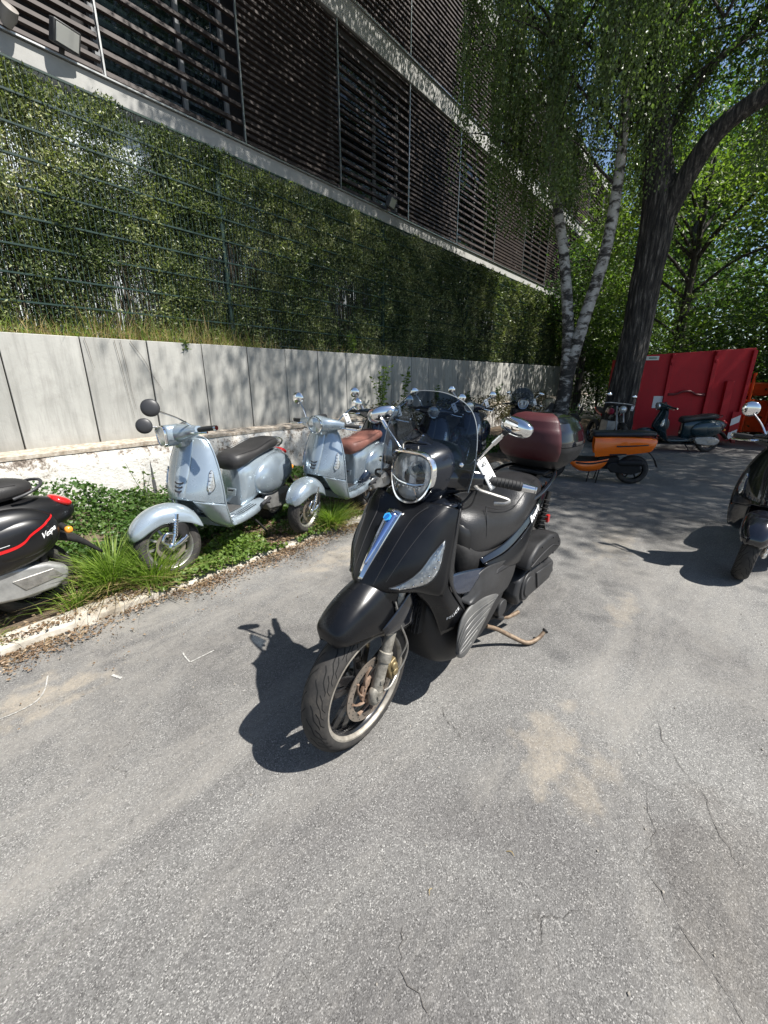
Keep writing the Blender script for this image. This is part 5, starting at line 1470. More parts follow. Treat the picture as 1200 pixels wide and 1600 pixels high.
mb = MB(); mb.prism([(.82, .30), (.88, .36), (1.10, .38), (1.30, .34), (1.34, .24), (1.20, .18), (.90, .20)], (0, .09, 0), (1, 0, 0), (0, 0, 1), (0, .07, 0)); mb.box((.85, 0, .34), (.30, .22, .20)); ov('engine', mb, BLK, None, bevel=.015)
mb = MB(); mb.lathe([(0, 0), (.04, .01), (.055, .06), (.05, .34), (0, .36)], (.98, .135, .36), (1, 0, .04), 20); ov('air_box', mb, BLK)
mb = MB()
for x_ in (.60, .74): mb.tube([(x_, .10, .22), (x_ - .03, .14, .01)], .009, 8)
mb.tube([(.74, -.10, .22), (.71, -.14, .01)], .009, 8); ov('centre_stand', mb, BLK)

# ================================================================== SECOND LARGE SCOOTER (same kind as the first, no box)
m2 = dup(main); m2.name = 'maxi_scooter'
for c in list(children(m2)):
    if c.name.split('.')[0] in ('top_box', 'box_rack', 'badge', 'chrome_strip', 'lettering'):
        for k in list(children(c)):
            for kk in list(children(k)): bpy.data.objects.remove(kk)
            bpy.data.objects.remove(k)
        bpy.data.objects.remove(c)
m2.scale = (.90, .90, .90); m2.location = (7.3, 2.85, .01); m2.rotation_euler = (R(-3), 0, PI + R(20))
m2['label'] = 'large dark scooter with smoked screen at the wall, just left of the birch trunk'

# ================================================================== MOTORCYCLE
mc = thing('motorcycle', 'small dark motorcycle with red tank panels between the tree trunk and the slate scooter', 'motorcycle', (9.55, 1.62, 0), (R(-6), 0, PI + R(38)))
mc.scale = (.86, .86, .86)
def mv(name, mb, m, parent=None, **kk):
    mb.xf(FLIP); return part(name, mb, m, parent or mc, **kk)
for s_, nm in ((0, 'front_wheel'), (1.35, 'rear_wheel')):
    w_ = thing(nm, None, None); w_.parent = mc
    t = tyre_mb(.30, .11, .215, seg=72); shift(t, s_, 0, .30); mv('tyre', t, TYRE, w_, angle=60)
    r_ = MB(); r_.lathe([(.215, -.04), (.20, -.02), (.20, .02), (.215, .04), (.22, .035), (.22, -.035)], (s_, 0, .30), (0, 1, 0), 40, closed=True); r_.disc((s_, 0, .3), .04, h=.1)
    for i in range(5): a = 2 * PI * i / 5; r_.bar((s_, 0, .30), (s_ + .205 * math.cos(a), 0, .30 + .205 * math.sin(a)), .03, .016, up=(0, 1, 0))
    mv('rim', r_, RIMB, w_)
mb = MB()
for q in (1, -1): mb.tube([(0, .08 * q, .30), (.32, .08 * q, .98)], [.024, .019], 12)
mv('fork', mb, ALU)
mv('front_fender', MB().surf(full([[(-.12, 0, .60), (-.11, .06, .58)], [(.02, 0, .645), (.02, .065, .62)], [(.2, 0, .59), (.2, .06, .57)]]), 8, 7), BLK, None, solid=.004)
mb = MB(); mb.tube([(.36, -.36, 1.03), (.30, -.2, 1.05), (.30, .2, 1.05), (.36, .36, 1.03)], .014, 10, 20); mv('handlebar', mb, ALU)
mv('headlight', MB().ell((.17, 0, .92), (.08, .085, .09), 24, 14), LAMP)
mv('tank', MB().ring_loft([(.34, 0, .84, .08, .08, 2.4), (.45, 0, .88, .14, .12, 2.4), (.62, 0, .88, .15, .12, 2.4), (.80, 0, .82, .10, .07, 2.4)], 18, 28), BLKG)
for q in (1, -1): mv('tank_panel', MB().ell((.47, .12 * q, .85), (.15, .045, .085), 22, 12), mat('panel_crimson', (.35, .015, .05), .25, coat=.6) if q > 0 else bpy.data.materials['panel_crimson'])
mv('seat', MB().ring_loft([(.74, 0, .80, .09, .03, 2.5), (.95, 0, .80, .13, .04, 2.6), (1.2, 0, .86, .11, .04, 2.6), (1.42, 0, .90, .05, .02, 2.4)], 14, 24), SEATB)
mv('tail', MB().ring_loft([(.95, 0, .74, .10, .05, 2.5), (1.25, 0, .80, .08, .04, 2.5), (1.5, 0, .87, .03, .02, 2.4)], 12, 20), REDS)
mb = MB(); mb.box((.62, 0, .46), (.36, .26, .34)); mb.tube([(.5, .12, .55), (.4, .13, .3), (.6, .14, .2), (1.2, .15, .32)], .03, 12, 20); mb.tube([(.4, 0, .9), (.9, 0, .5), (1.35, 0, .30)], .04, 10, 16); mv('engine', mb, ENG, None, bevel=.02)
for q in (1, -1):
    mo = mv('mirror', MB().tube([(.31, .2 * q, 1.05), (.36, .29 * q, 1.2)], .006, 8), BLK); mv('mirror_shell', MB().ell((.36, .30 * q, 1.23), (.02, .06, .04), 18, 10), CHR, mo)

# ================================================================== RED CONTAINERS
def redmat(name, c, c2):
    m = bpy.data.materials.new(name); m.use_nodes = True; g = NG(m)
    n = g.noise(3, 6, .7); r_ = g.noise(22, 6, .75)
    b = g.ramp(n, [(.3, c), (.7, c2)])
    b = g.mix(g.ramp(r_, [(.58, 0.0), (.70, .85)]), b, (.10, .04, .025))
    z_ = g.sep()[2]; b = g.mix(g.math('MULTIPLY', g.ramp(z_, [(.1, .8), (.45, 0.0)]), g.ramp(g.noise(5, 6, .7), [(.35, .2), (.6, 1.0)])), b, (.09, .045, .032))
    b = g.mix(g.ramp(g.noise(6, 4, .7, vec=g.mapping((3, 3, .4))), [(.55, 0.0), (.8, .4)]), b, (.05, .02, .02))
    g.set(g.b.inputs['Base Color'], b); g.b.inputs['Roughness'].default_value = .6; g.b.inputs['Specular IOR Level'].default_value = .3
    g.set(g.b.inputs['Normal'], g.bump(g.noise(2.5, 3), .3, .02))
    return m
RED = redmat('container_red', (.30, .006, .012), (.38, .009, .015))
HAZW = mat('hazard_white', (.6, .6, .6), .4); PAPER = mat('paper_white', (.55, .56, .56), .7); SIGNM = mat('sign_plate', (.50, .55, .50), .5)
c1 = thing('waste_container', 'dark red steel container with two ribs behind the slate scooter', 'container', (10.80, 1.62, 0), (0, 0, math.atan2(-1.83, .87)))
# local frame: x along the face (left to right in view), y away from the viewer, z up
W1 = 2.03
def cv(name, mb, m, parent=None, root=None, **kk): return part(name, mb, m, parent or root or c1, **kk)
def hgt(x): return 1.85 + .12 * x / W1
mb = MB(); mb.prism([(0, .10), (W1, .10), (W1, hgt(W1)), (0, hgt(0))], (0, 0, 0), (1, 0, 0), (0, 0, 1), (0, .035, 0)); cv('front_wall', mb, RED, bevel=.004)
mb = MB(); mb.prism([(0, .10), (W1, .10), (W1, hgt(W1) - .02), (0, hgt(0) - .02)], (0, 2.3, 0), (1, 0, 0), (0, 0, 1), (0, .035, 0)); cv('rear_wall', mb, RED)
for xx in (.002, W1 - .037):
    mb = MB(); mb.box((xx + .018, 1.17, (hgt(xx) + .10) / 2 - .01), (.035, 2.26, hgt(xx) - .12)); cv('side_wall', mb, RED)
mb = MB(); mb.box((W1 / 2, 1.17, .14), (W1 - .08, 2.25, .06)); cv('base', mb, RED)
for (xx, zt, dd) in ((.56, hgt(.56) - .01, .05), (1.34, hgt(1.34) - .01, .075)):
    mb = MB(); mb.box((xx, -dd / 2 - .002, (.12 + zt) / 2), (.075, dd, zt - .12)); rb = cv('rib', mb, RED, bevel=.006)
    mb = MB(); mb.box((xx, -dd - .02, zt - .05), (.06, .035, .07)); mb.box((xx, -dd - .012, zt - .20), (.04, .03, .05)); cv('lug', mb, RED, rb, bevel=.005)
mb = MB(); mb.box((1.68, -.05, .72), (.13, .095, 1.22)); cv('short_post', mb, RED, bevel=.006)
mb = MB(); mb.box((W1 - .03, -.035, 1.0), (.07, .065, 1.85)); cv('corner_post', mb, RED, bevel=.006)
mb = MB(); mb.box((.02, -.03, 1.0), (.06, .05, 1.75)); cv('corner_post', mb, RED, bevel=.006)
mb = MB(); mb.tube([(.60, -.05, 1.06), (.74, -.06, 1.07), (.86, -.075, 1.12), (1.0, -.075, 1.12), (1.12, -.06, 1.06), (1.28, -.05, 1.05)], .022, 10, 30); mb.box((.66, -.035, 1.06), (.14, .05, .05)); mb.box((1.22, -.035, 1.06), (.10, .05, .05)); cv('latch_bar', mb, mat('latch_dark_red', (.10, .008, .010), .5), bevel=.003)
mb = MB(); mb.box((.17, -.006, 1.79), (.27, .008, .08)); sg = cv('sign', mb, SIGNM); mb = MB(); mb.box((.19, -.0115, 1.792), (.15, .003, .022)); cv('sign_print', mb, mat('print_green', (.03, .12, .07), .5), sg)
mb = MB(); mb.box((.44, -.006, .895), (.19, .006, .25)); cv('notice', mb, PAPER)
def chevrons(root, x0, x1, z0, z1, n, y=-.075, dirn=1):
    bd = MB(); bd.box(((x0 + x1) / 2, y, (z0 + z1) / 2), (x1 - x0, .006, z1 - z0)); b_ = part('hazard_board', bd, RED, root)
    st = (z1 - z0) / n; mb = MB()
    for i in range(n):
        za = z0 + i * st; h_ = st * .5; k_ = (x1 - x0) * .55 * dirn
        lo, hi = (za, za + k_) if dirn > 0 else (za - k_, za)
        pl = [(x0, min(max(lo, z0), z1)), (x1, min(max(hi, z0), z1)), (x1, min(max(hi + h_, z0), z1)), (x0, min(max(lo + h_, z0), z1))]
        if dirn < 0: pl = [(x0, min(max(hi, z0), z1)), (x1, min(max(lo, z0), z1)), (x1, min(max(lo + h_, z0), z1)), (x0, min(max(hi + h_, z0), z1))]
        mb.prism(pl, (0, y - .004, 0), (1, 0, 0), (0, 0, 1), (0, -.003, 0))
    part('hazard_stripe', mb, HAZW, b_, smooth=False)
chevrons(c1, 1.86, 2.01, .14, .72, 2, -.075, -1)
c2 = thing('waste_container', 'dark red container with white hazard stripes, cut off by the right edge of the photo', 'container', (11.75, -.64, 0), (0, 0, R(-96)))
mb = MB(); mb.prism([(0, .10), (2.2, .10), (2.2, 1.75), (.16, 1.75)], (0, 0, 0), (1, 0, 0), (0, 0, 1), (0, .04, 0)); part('front_wall', mb, RED, c2, bevel=.004)
mb = MB(); mb.box((.17, 1.1, .92), (.04, 2.2, 1.62)); part('side_wall', mb, RED, c2)
mb = MB(); mb.box((1.1, 2.2, .92), (2.1, .04, 1.62)); part('rear_wall', mb, RED, c2)
chevrons(c2, .06, .32, .20, 1.05, 3, -.012, 1)
mb = MB(); mb.box((.9, -.04, .92), (.08, .07, 1.6)); part('rib', mb, RED, c2, bevel=.006)
# orange machine parts glimpsed between the containers
om = thing('orange_machine', 'orange steel machine part glimpsed in the gap between the two red containers', 'machine', (12.95, -.50, 0), (0, 0, R(-60)))
OR2 = mat('machine_orange', (.62, .10, .02), .4, noise_scale=5, noise_amt=.2)
mb = MB(); mb.box((0, .2, .55), (.9, .5, .7)); part('body', mb, OR2, om, bevel=.03)
mb = MB(); mb.box((-.1, .1, 1.15), (.5, .3, .28)); part('hopper', mb, OR2, om, bevel=.03)
mb = MB(); mb.tube([(-.25, -.08, .2), (-.25, -.08, 1.5)], .03, 10); mb.tube([(.2, -.08, .2), (.2, -.08, 1.4)], .03, 10); part('post', mb, OR2, om)
for x_ in (-.28, .28):
    mb = MB(); mb.lathe([(0, -.06), (.18, -.06), (.20, 0), (.18, .06), (0, .06)], (x_, .2, .2), (1, 0, 0), 24); part('wheel', mb, TYRE, om)
# pale block wall at the far end
ew = thing('end_wall', 'pale grey block wall seen above and beside the containers at the right', 'wall', (16.5, -3, 0), (0, 0, 0))
bm_ = None
for i in range(11):
    for j in range(5):
        if bm_ is None: mb = MB(); mb.box((0, 0, .2), (.28, .985, .388)); bm_ = part('block', mb, CONC, ew, bevel=.008); o = bm_
        else: o = bm_.copy(); COL.objects.link(o)
        o.location = (0, -5 + i * 1.0 + (.5 if j % 2 else 0), j * .4)

# ================================================================== TAGS
def Wm(root): return Matrix.LocRotScale(root.location, root.rotation_euler, root.scale)
def price_tag(label, p, face, tilt, w_, h_, big=False):
    """hangs from point p (world), faces direction `face`"""
    f = Vector(face).normalized(); x = Vector((0, 0, 1)).cross(f).normalized(); z = f.cross(x)
    q = Matrix.Rotation(tilt, 3, f); x = q @ x; z = q @ z
    M = Matrix((x, z, f)).transposed().to_4x4(); M.translation = Vector(p)
    t = thing('price_tag', label, 'tag', p, (0, 0, 0), 'white tags hanging from the handlebars')
    L = Matrix.Translation(-Vector(p)) @ M
    g_ = [[(-w_ / 2 + w_ * i / 6, -h_ * j / 8, .004 * math.sin(j / 8 * PI) + .003 * math.cos(i / 6 * PI)) for i in range(7)] for j in range(9)]
    part('card', MB().grid(g_).xf(L), WHT, t, solid=.0006)
    part('string', MB().tube([(0, -.004, .001), (.002, .010, 0), (0, .022, -.004)], .0012 if not big else .0009, 6).xf(L), INK, t)
    if big:
        a = text_mb('\u221aS', .020, L @ frame((-.002, -.021, .0065), (1, .12, 0), (0, 1, 0)), .0004, .3, bold=.0005); part('logo', a, INK, t, smooth=False)
        mb = MB()
        for (x_, z_, a_, b_) in ((-.004, -.083, .016, .006), (.010, -.090, .014, .010), (-.012, -.090, .006, .004), (.0, -.074, .004, .004), (.009, -.078, .007, .004), (-.006, -.099, .022, .0015), (-.004, -.103, .018, .0015)):
            mb.box((x_, z_, .0062), (a_, b_, .0006))
        part('print', mb.xf(L), INK, t, smooth=False)
    else:
        mb = MB(); mb.box((0, -h_ * .22, .006), (w_ * .35, h_ * .08, .0006)); mb.box((0, -h_ * .8, .006), (w_ * .45, h_ * .08, .0006)); part('print', mb.xf(L), INK, t, smooth=False)
def stem_pt(root, p, steer=None):
    q = Vector((-p[0], p[1], p[2])); q = (steer @ q) if steer else q
    return Wm(root) @ q
P_ = stem_pt(main, (.440, .195, 1.118), STEER)
price_tag('large white price tag hanging from the left mirror stem of the black front scooter', P_, (-.55, -.80, .25), R(27), .048, .122, True)
price_tag('white tag on the mirror stem of the blue scooter with russet seat', stem_pt(v2, (.345, .235, 1.10)), (-.6, -.78, .1), R(20), .045, .10)
price_tag('white tag on the mirror of the navy scooter just left of the top box', stem_pt(d2, (.345, .235, 1.10)), (-.7, -.7, .1), R(25), .055, .12)
price_tag('white tag on the navy scooter right above the burgundy pad', stem_pt(d3, (.345, .235, 1.10)), (-.7, -.7, .1), R(25), .055, .12)
price_tag('white tag seen through the smoked windshield', stem_pt(d1, (.345, .235, 1.10)), (-.7, -.7, .1), R(15), .05, .11)
price_tag('white tag hanging from the handlebar of the orange scooter', stem_pt(orr, (.30, .20, 1.03)), (-.8, -.6, 0), R(-12), .06, .13)
price_tag('white tag on the motorcycle handlebar in front of the red container', stem_pt(mc, (.33, .30, 1.05)), (-.8, -.6, 0), R(-8), .06, .12)
price_tag('white tag on the large dark scooter left of the birch', stem_pt(m2, (.44, .2, 1.15)), (-.8, -.6, 0), R(20), .06, .12)
# ================================================================== TREES AND PLANTS
def barkmat(name, stops, sc, st=(1, 1, .18), bump=1.0):
    m = bpy.data.materials.new(name); m.use_nodes = True; g = NG(m)
    n = g.noise(sc, 7, .7, vec=g.mapping(st), dist=.3)
    g.set(g.b.inputs['Base Color'], g.ramp(n, stops)); g.b.inputs['Roughness'].default_value = .9
    g.set(g.b.inputs['Normal'], g.bump(n, bump, .05))
    return m
BARKD = barkmat('bark_dark_furrowed', [(.40, (.010, .009, .008)), (.5, (.04, .034, .029)), (.57, (.07, .061, .052)), (.66, (.22, .195, .165))], 22, (1, 1, .12))
def birchmat():
    m = bpy.data.materials.new('bark_birch'); m.use_nodes = True; g = NG(m)
    n = g.noise(4, 6, .65, vec=g.mapping((1, 1, 2.0)), dist=.4); l_ = g.noise(9, 3, .6, vec=g.mapping((1, 1, 4.0)))
    z = g.sep()[2]
    low = g.ramp(z, [(.0, .22), (1, 0.0)]); mz = g.node('ShaderNodeMapRange'); g.set(mz.inputs['Value'], z); mz.inputs['From Max'].default_value = 3.0; mz.inputs['To Min'].default_value = .13; mz.inputs['To Max'].default_value = 0.0
    f = g.math('SUBTRACT', n, mz.outputs[0])
    c = g.ramp(f, [(.40, (.03, .027, .024)), (.47, (.13, .115, .10)), (.51, (.38, .36, .33)), (.7, (.58, .56, .52))])
    c = g.mix(g.ramp(l_, [(.62, 0.0), (.66, .85)]), c, (.06, .055, .05))
    g.set(g.b.inputs['Base Color'], c); g.b.inputs['Roughness'].default_value = .75
    g.set(g.b.inputs['Normal'], g.bump(f, .5, .02))
    return m
BIRCH = birchmat()
LFB = leafmat('leaf_birch', [(.3, (.05, .08, .034)), (.5, (.11, .155, .06)), (.7, (.25, .29, .13))], .45, .6, .32)
LFD = leafmat('leaf_dark', [(.3, (.022, .048, .017)), (.5, (.05, .092, .028)), (.7, (.13, .18, .05))], .44, .5)
LFL = leafmat('leaf_light', [(.3, (.04, .075, .018)), (.5, (.115, .17, .04)), (.7, (.26, .30, .08))], .46, .6)
LFG = leafmat('leaf_grey', [(.3, (.05, .075, .045)), (.5, (.09, .12, .07)), (.7, (.14, .17, .09))], .35, .6)
def wob(n, a): return np.array([random.uniform(-a, a) for _ in range(n)])
def limb(mb, a, b, r0, r1, sag=0.0, seg=9, n=10):
    a, b = np.array(a, float), np.array(b, float); L = np.linalg.norm(b - a)
    m1 = a + (b - a) * .35 + wob(3, L * .06) + np.array((0, 0, L * .08)); m2_ = a + (b - a) * .7 + wob(3, L * .06) + np.array((0, 0, L * .05 - sag * .4))
    mb.tube([a, m1, m2_, b], [r0, r0 * .75 + r1 * .25, r0 * .4 + r1 * .6, r1], seg, n)
    return [a, m1, m2_, b]
# ---- dark tree with the long limb
dt = thing('broad_tree', 'thick dark furrowed tree trunk forking into a limb that reaches to the right', 'tree', (10.3, 1.78, 0))
tk = MB()
tk.tube([(10.25, 1.85, -.1), (10.27, 1.82, .5), (10.3, 1.76, 1.8), (10.3, 1.72, 3.2), (10.28, 1.72, 4.3), (10.3, 1.95, 5.6), (10.5, 2.2, 7.2), (10.6, 2.3, 9.6)], [.36, .30, .265, .25, .265, .20, .15, .07], 110, 190)
def _fur(p):
    a = math.atan2(p[1] - 1.78, p[0] - 10.3) + .25 * noise.noise(Vector((p[2] * .8, 3, 1))); ca, sa = math.cos(a), math.sin(a)
    d = .03 * noise.noise(Vector((ca * 1.6, sa * 1.6, p[2] * .6))) - .034 * (abs(noise.noise(Vector((ca * 5.5, sa * 5.5, p[2] * .9)))) ** .6 - .5) - .014 * abs(noise.noise(Vector((ca * 13, sa * 13, p[2] * 2.2))))
    return tuple(Vector(p) + Vector((p[0] - 10.3, p[1] - 1.78, 0)).normalized() * d)
tk.v = [_fur(p) for p in tk.v]
tk.tube([(10.27, 1.70, 3.9), (10.15, 1.35, 4.75), (10.0, 1.00, 5.25), (9.95, .5, 5.52), (9.85, -.3, 5.75), (9.5, -1.6, 6.5), (9.2, -2.8, 7.6)], [.19, .165, .145, .135, .13, .11, .06], 24, 50)
crownpts = []
lt = MB()
ends = [((10.6, 2.3, 9.0), (9, 1, 11)), ((9.85, -.3, 5.8), (8.2, -.8, 8.6)), ((10.5, 2.2, 7.4), (11.6, 1.2, 9.5)), ((9.5, -1.6, 6.6), (8.6, -4, 8.8)), ((9.2, -2.8, 7.5), (10, -5, 9.5)), ((10.4, 2.1, 6.6), (11.9, 2.8, 8.8)), ((9.9, -.2, 5.8), (11.3, -1.6, 8.2)), ((10.5, 2.2, 8.2), (8, 2.4, 10.4)), ((8.2, -.8, 8.5), (6.4, -.4, 9.6)), ((8.6, -4, 8.8), (7.6, -5.8, 9.6)), ((10.3, 1.9, 5.4), (10.9, .6, 7.4))]
for a, b in ends: crownpts += limb(lt, a, b, .085, .02, 0)[1:]
for i in range(46):
    p = random.choice(crownpts); q = p + wob(3, 1.4) + np.array((0, 0, .2)); limb(lt, p, q, .022, .006, 0, 6, 6); crownpts.append(q)
mt = Matrix.Translation(-dt.location)
part('trunk', tk.xf(mt), BARKD, dt, angle=70); part('limbs', lt.xf(mt), BARKD, dt, angle=70)
def clumps(centres, n, rad, flat=.7, per=30, spread=.28):
    C_ = np.array(centres); idx = rng.integers(0, len(C_), n)
    c = C_[idx] + rng.standard_normal((n, 3)) * np.array([rad, rad, rad * flat])
    P = np.repeat(c, per, 0) + rng.standard_normal((n * per, 3)) * np.array([spread, spread, spread * .6])
    return P
def rdir(n, down=.4):
    D = rng.standard_normal((n, 3)); D[:, 2] = D[:, 2] * .6 - down; return D
cc = [(7.2, -2.2, 9.4), (8.2, -.6, 9.2), (6.3, -.2, 9.8), (6.4, 1.4, 9.9), (5.9, -1.8, 9.8), (8.5, 1.2, 10.3), (9.5, -2.5, 8.8), (10.4, -4.2, 9.2), (8.8, -4.8, 9.3), (11, .4, 8.3), (11.6, 2, 9.0), (10.2, 1.5, 10.5), (11.6, -1.6, 8.0), (7.8, -5.8, 9.6), (11.2, -3.2, 7.6), (7.4, 2.9, 10.2), (9.4, 3.2, 10.6), (11.8, 3.0, 8.2), (10.9, -6, 9.2), (9.2, -6.4, 9.6), (10.9, .2, 6.9), (11.4, -.8, 6.4), (7.0, -4.0, 9.7), (12, 4.5, 9), (8.0, -3.2, 9.2), (9.0, -3.6, 9.0), (9.8, -5.2, 9.4), (8.6, -6.2, 9.8), (7.9, -4.6, 9.6), (10.8, -5.0, 9.4), (11.5, -4.4, 9.0), (12.0, -2.8, 9.0), (12.2, -5.6, 9.6), (10, -7.0, 10)]
P = clumps(cc, 3200, .85, .55, 36, .27)
lv_ = leaves('foliage', P, rng.uniform(.07, .12, len(P)), .5, rdir(len(P)), LFD, parent=dt); lv_['kind'] = 'stuff'
# ---- birch
bt = thing('birch', 'white barked birch with two stems and long hanging twigs beside the dark tree', 'tree', (10, 2.9, 0))
mt = Matrix.Translation(-bt.location)
bk = MB()
bk.tube([(9.95, 3.0, -.1), (9.97, 2.95, .4), (10, 2.90, 1.1), (10, 2.92, 1.7), (10, 3.02, 2.6), (10, 3.28, 3.9), (10, 3.62, 5.2), (10.05, 3.85, 6.6), (10.1, 3.95, 8.2), (10.2, 4.0, 10.2)], [.24, .17, .155, .13, .115, .10, .09, .075, .05, .02], 22, 80)
bk.tube([(10, 2.9, 1.15), (10, 2.80, 1.9), (10, 2.66, 2.7), (10, 2.47, 3.7), (10, 2.42, 4.8), (10.05, 2.50, 6.2), (10.1, 2.7, 7.8), (10.0, 2.9, 10.2)], [.11, .125, .118, .108, .095, .078, .055, .02], 22, 70)
bk.tube([(9.9, 3.18, -.1), (9.9, 3.2, .5), (9.93, 3.08, .85)], [.16, .12, .06], 14, 12)
part('stems', bk.xf(mt), BIRCH, bt, angle=70)
bb = MB(); boughs = []
for i in range(74):
    st_ = random.random() < .5; z0 = random.uniform(4.8, 9.8)
    xs = (10.05, np.interp(z0, [3.9, 5.2, 6.6, 8.2, 10.2], [3.28, 3.62, 3.85, 3.95, 4.0])) if st_ else (10.05, np.interp(z0, [3.7, 4.8, 6.2, 7.8, 10.2], [2.47, 2.42, 2.5, 2.7, 2.9]))
    a = random.uniform(0, 2 * PI); L = random.uniform(1.4, 3.4) * (1.15 if math.cos(a) < -.3 else .9)
    if math.cos(a) < -.75 and L > 2.4: L = 2.4
    e = (xs[0] + math.cos(a) * L, xs[1] + math.sin(a) * L * .75, z0 + L * random.uniform(.25, .6))
    p = limb(bb, (xs[0], xs[1], z0), e, .028, .006, 0, 7, 12); boughs.append(crv(p, 24))
part('boughs', bb.xf(mt), BARKD, bt, angle=70)
LP, LD, LS = [], [], []; tw = MB()
heads = [random.choice(boughs)[random.randint(8, 23)] + wob(3, .1) for _ in range(210)]
for i in range(2500):
    s0 = random.choice(heads) + wob(3, .13); L = random.uniform(.7, 2.6)
    zmin = 4.4
    if s0[2] - L < zmin: L = max(.4, s0[2] - zmin)
    dx, dy = random.gauss(0, .10), random.gauss(0, .10); k = int(L / .050)
    if i % 4 == 0:
        tw.tube([s0, s0 + np.array((dx * .6, dy * .6, -L * .5)), s0 + np.array((dx, dy, -L))], [.003, .0022, .0015], 3, caps=False)
    for j in range(k):
        t = j / k; p = s0 + np.array((dx * t + random.gauss(0, .03), dy * t + random.gauss(0, .03), -L * t)); LP.append(p); LD.append((random.gauss(0, .5), random.gauss(0, .5), -1)); LS.append(random.uniform(.04, .068))
part('twigs', tw.xf(mt), BARKD, bt, kind='stuff')
cb = [(6.0, 5.0, 9.9), (6.6, 5.6, 9.7), (7.4, 5.8, 10.0), (8.6, 6.0, 10.2), (5.8, 3.6, 9.9), (6.2, 4.2, 10.2), (7.0, 5.2, 10.4), (8.0, 4.4, 10.8), (9.0, 5.4, 10.6), (10.2, 4.8, 10.9), (11.4, 5.3, 10.6), (7.6, 3.2, 10.6), (12.6, 5, 10.2), (9.6, 3.4, 11.4), (6.0, 3.0, 10.2), (11.5, 3.5, 10.8)]
Pc = clumps(cb, 1900, .75, .5, 32, .25); LP += list(Pc); LD += [(random.gauss(0, .6), random.gauss(0, .6), -.8) for _ in range(len(Pc))]; LS += [random.uniform(.05, .08) for _ in range(len(Pc))]
lv_ = leaves('foliage', np.array(LP), np.array(LS), .72, np.array(LD), LFB, parent=bt); lv_['kind'] = 'stuff'
# two long twigs that hang in front of the facade on the left
# ---- trees behind
def back_tree(label, x, y, h, r, leafm, n, tr=.16, lean=(0, 0), ls=(.09, .16), low=.35, name='leafy_tree', bark=BARKD, per=30):
    t = thing(name, label, 'tree', (x, y, 0), (0, 0, 0), 'trees beyond the parking place')
    mb = MB(); top = (lean[0], lean[1], h * .8)
    mb.tube([(0, 0, -.1), (lean[0] * .2, lean[1] * .2, h * .25), (lean[0] * .6, lean[1] * .6, h * .55), top], [tr, tr * .8, tr * .55, tr * .2], 14, 24)
    cs = []
    for i in range(16):
        a = random.uniform(0, 2 * PI); z = h * random.uniform(low, .92); rr = r * math.sin(PI * min(1, max(.18, (z / h - low + .12) / (1.15 - low)))) * random.uniform(.45, .95)
        e = (lean[0] * z / h + math.cos(a) * rr, lean[1] * z / h + math.sin(a) * rr, z); cs.append(e)
        limb(mb, (lean[0] * .6 * z / h, lean[1] * .6 * z / h, z * .75), e, tr * .3, .012, 0, 6, 8)
    part('trunk', mb, bark, t, angle=70)
    P = clumps(cs, n, r * .26, .8, per, .30); V, T = leaf_arrays(P, rng.uniform(ls[0], ls[1], len(P)), .5, rdir(len(P)), rng)
    o = fast_mesh('foliage', V, T, leafm); o.parent = t; o['kind'] = 'stuff'
    return t
back_tree('low dark leafy tree leaning out from the end of the hedge', 17.5, 4.6, 6.0, 1.6, LFD, 240, low=.38)
back_tree('bright green maple-like tree directly behind the red container', 15.5, 1.5, 8.5, 2.6, LFL, 420, low=.22)
back_tree('tall green tree behind the container at the right', 17.5, -2.0, 11, 3.4, LFD, 620, .22, low=.18, ls=(.11, .19))
back_tree('bright sunlit tree at the right edge above the containers', 14.0, -3.6, 9.5, 2.6, LFL, 380, .18, low=.34)
back_tree('grey green willow-like tree at the far right', 21, -6.5, 12, 3.6, LFG, 560, .2, low=.15, ls=(.13, .22))
back_tree('tall tree behind the far end of the building', 24, 2.5, 13, 4.0, LFD, 620, .25, low=.12, ls=(.15, .25))
back_tree('small pale shrub tree between trunk and container', 19.0, 3.6, 5.2, 1.5, LFL, 260, .10, low=.3, name='small_tree')
back_tree('far tree closing the view beyond the containers', 30, -7, 14, 5.0, LFL, 520, .25, low=.1, ls=(.2, .32))
back_tree('far dark tree seen past the birch stems', 33, 3.0, 15, 5.5, LFD, 560, .3, low=.08, ls=(.2, .32))
back_tree('broad distant tree in the gap at the right', 27, -12, 12, 4.5, LFG, 420, .25, low=.1, ls=(.2, .3))
# bushes at the foot of the far trees
def bush(label, x, y, r, h, m, n, ls=(.06, .11)):
    t = thing('bush', label, 'bush', (x, y, 0), (0, 0, 0), 'bushes behind the containers')
    P = rng.standard_normal((n, 3)) * np.array([r * .5, r * .5, h * .28]) + np.array([0, 0, h * .5]); P = P[P[:, 2] > .02]
    V, T = leaf_arrays(P, rng.uniform(ls[0], ls[1], len(P)), .5, rdir(len(P), .1), rng); o = fast_mesh('foliage', V, T, m); o.parent = t; o['kind'] = 'stuff'
    mb = MB()
    for i in range(7): mb.tube([(0, 0, 0), (random.gauss(0, r * .2), random.gauss(0, r * .2), h * .45), (random.gauss(0, r * .4), random.gauss(0, r * .4), h * .8)], [.02, .012, .005], 6)
    part('stems', mb, BARKD, t)
bush('tangled bush behind the left end of the red container', 14.2, 1.6, 1.0, 2.4, LFL, 7000)
bush('wide bush behind the middle of the red container', 15.0, -.4, 1.6, 3.0, LFD, 9000, (.08, .14))
bush('bush behind the striped container at the right', 16.2, -4.0, 1.8, 3.2, LFD, 8000, (.08, .14))
bush('ivy covered mound past the end of the hedge', 19, 4.2, 1.6, 3.4, LFD, 8000, (.08, .14))

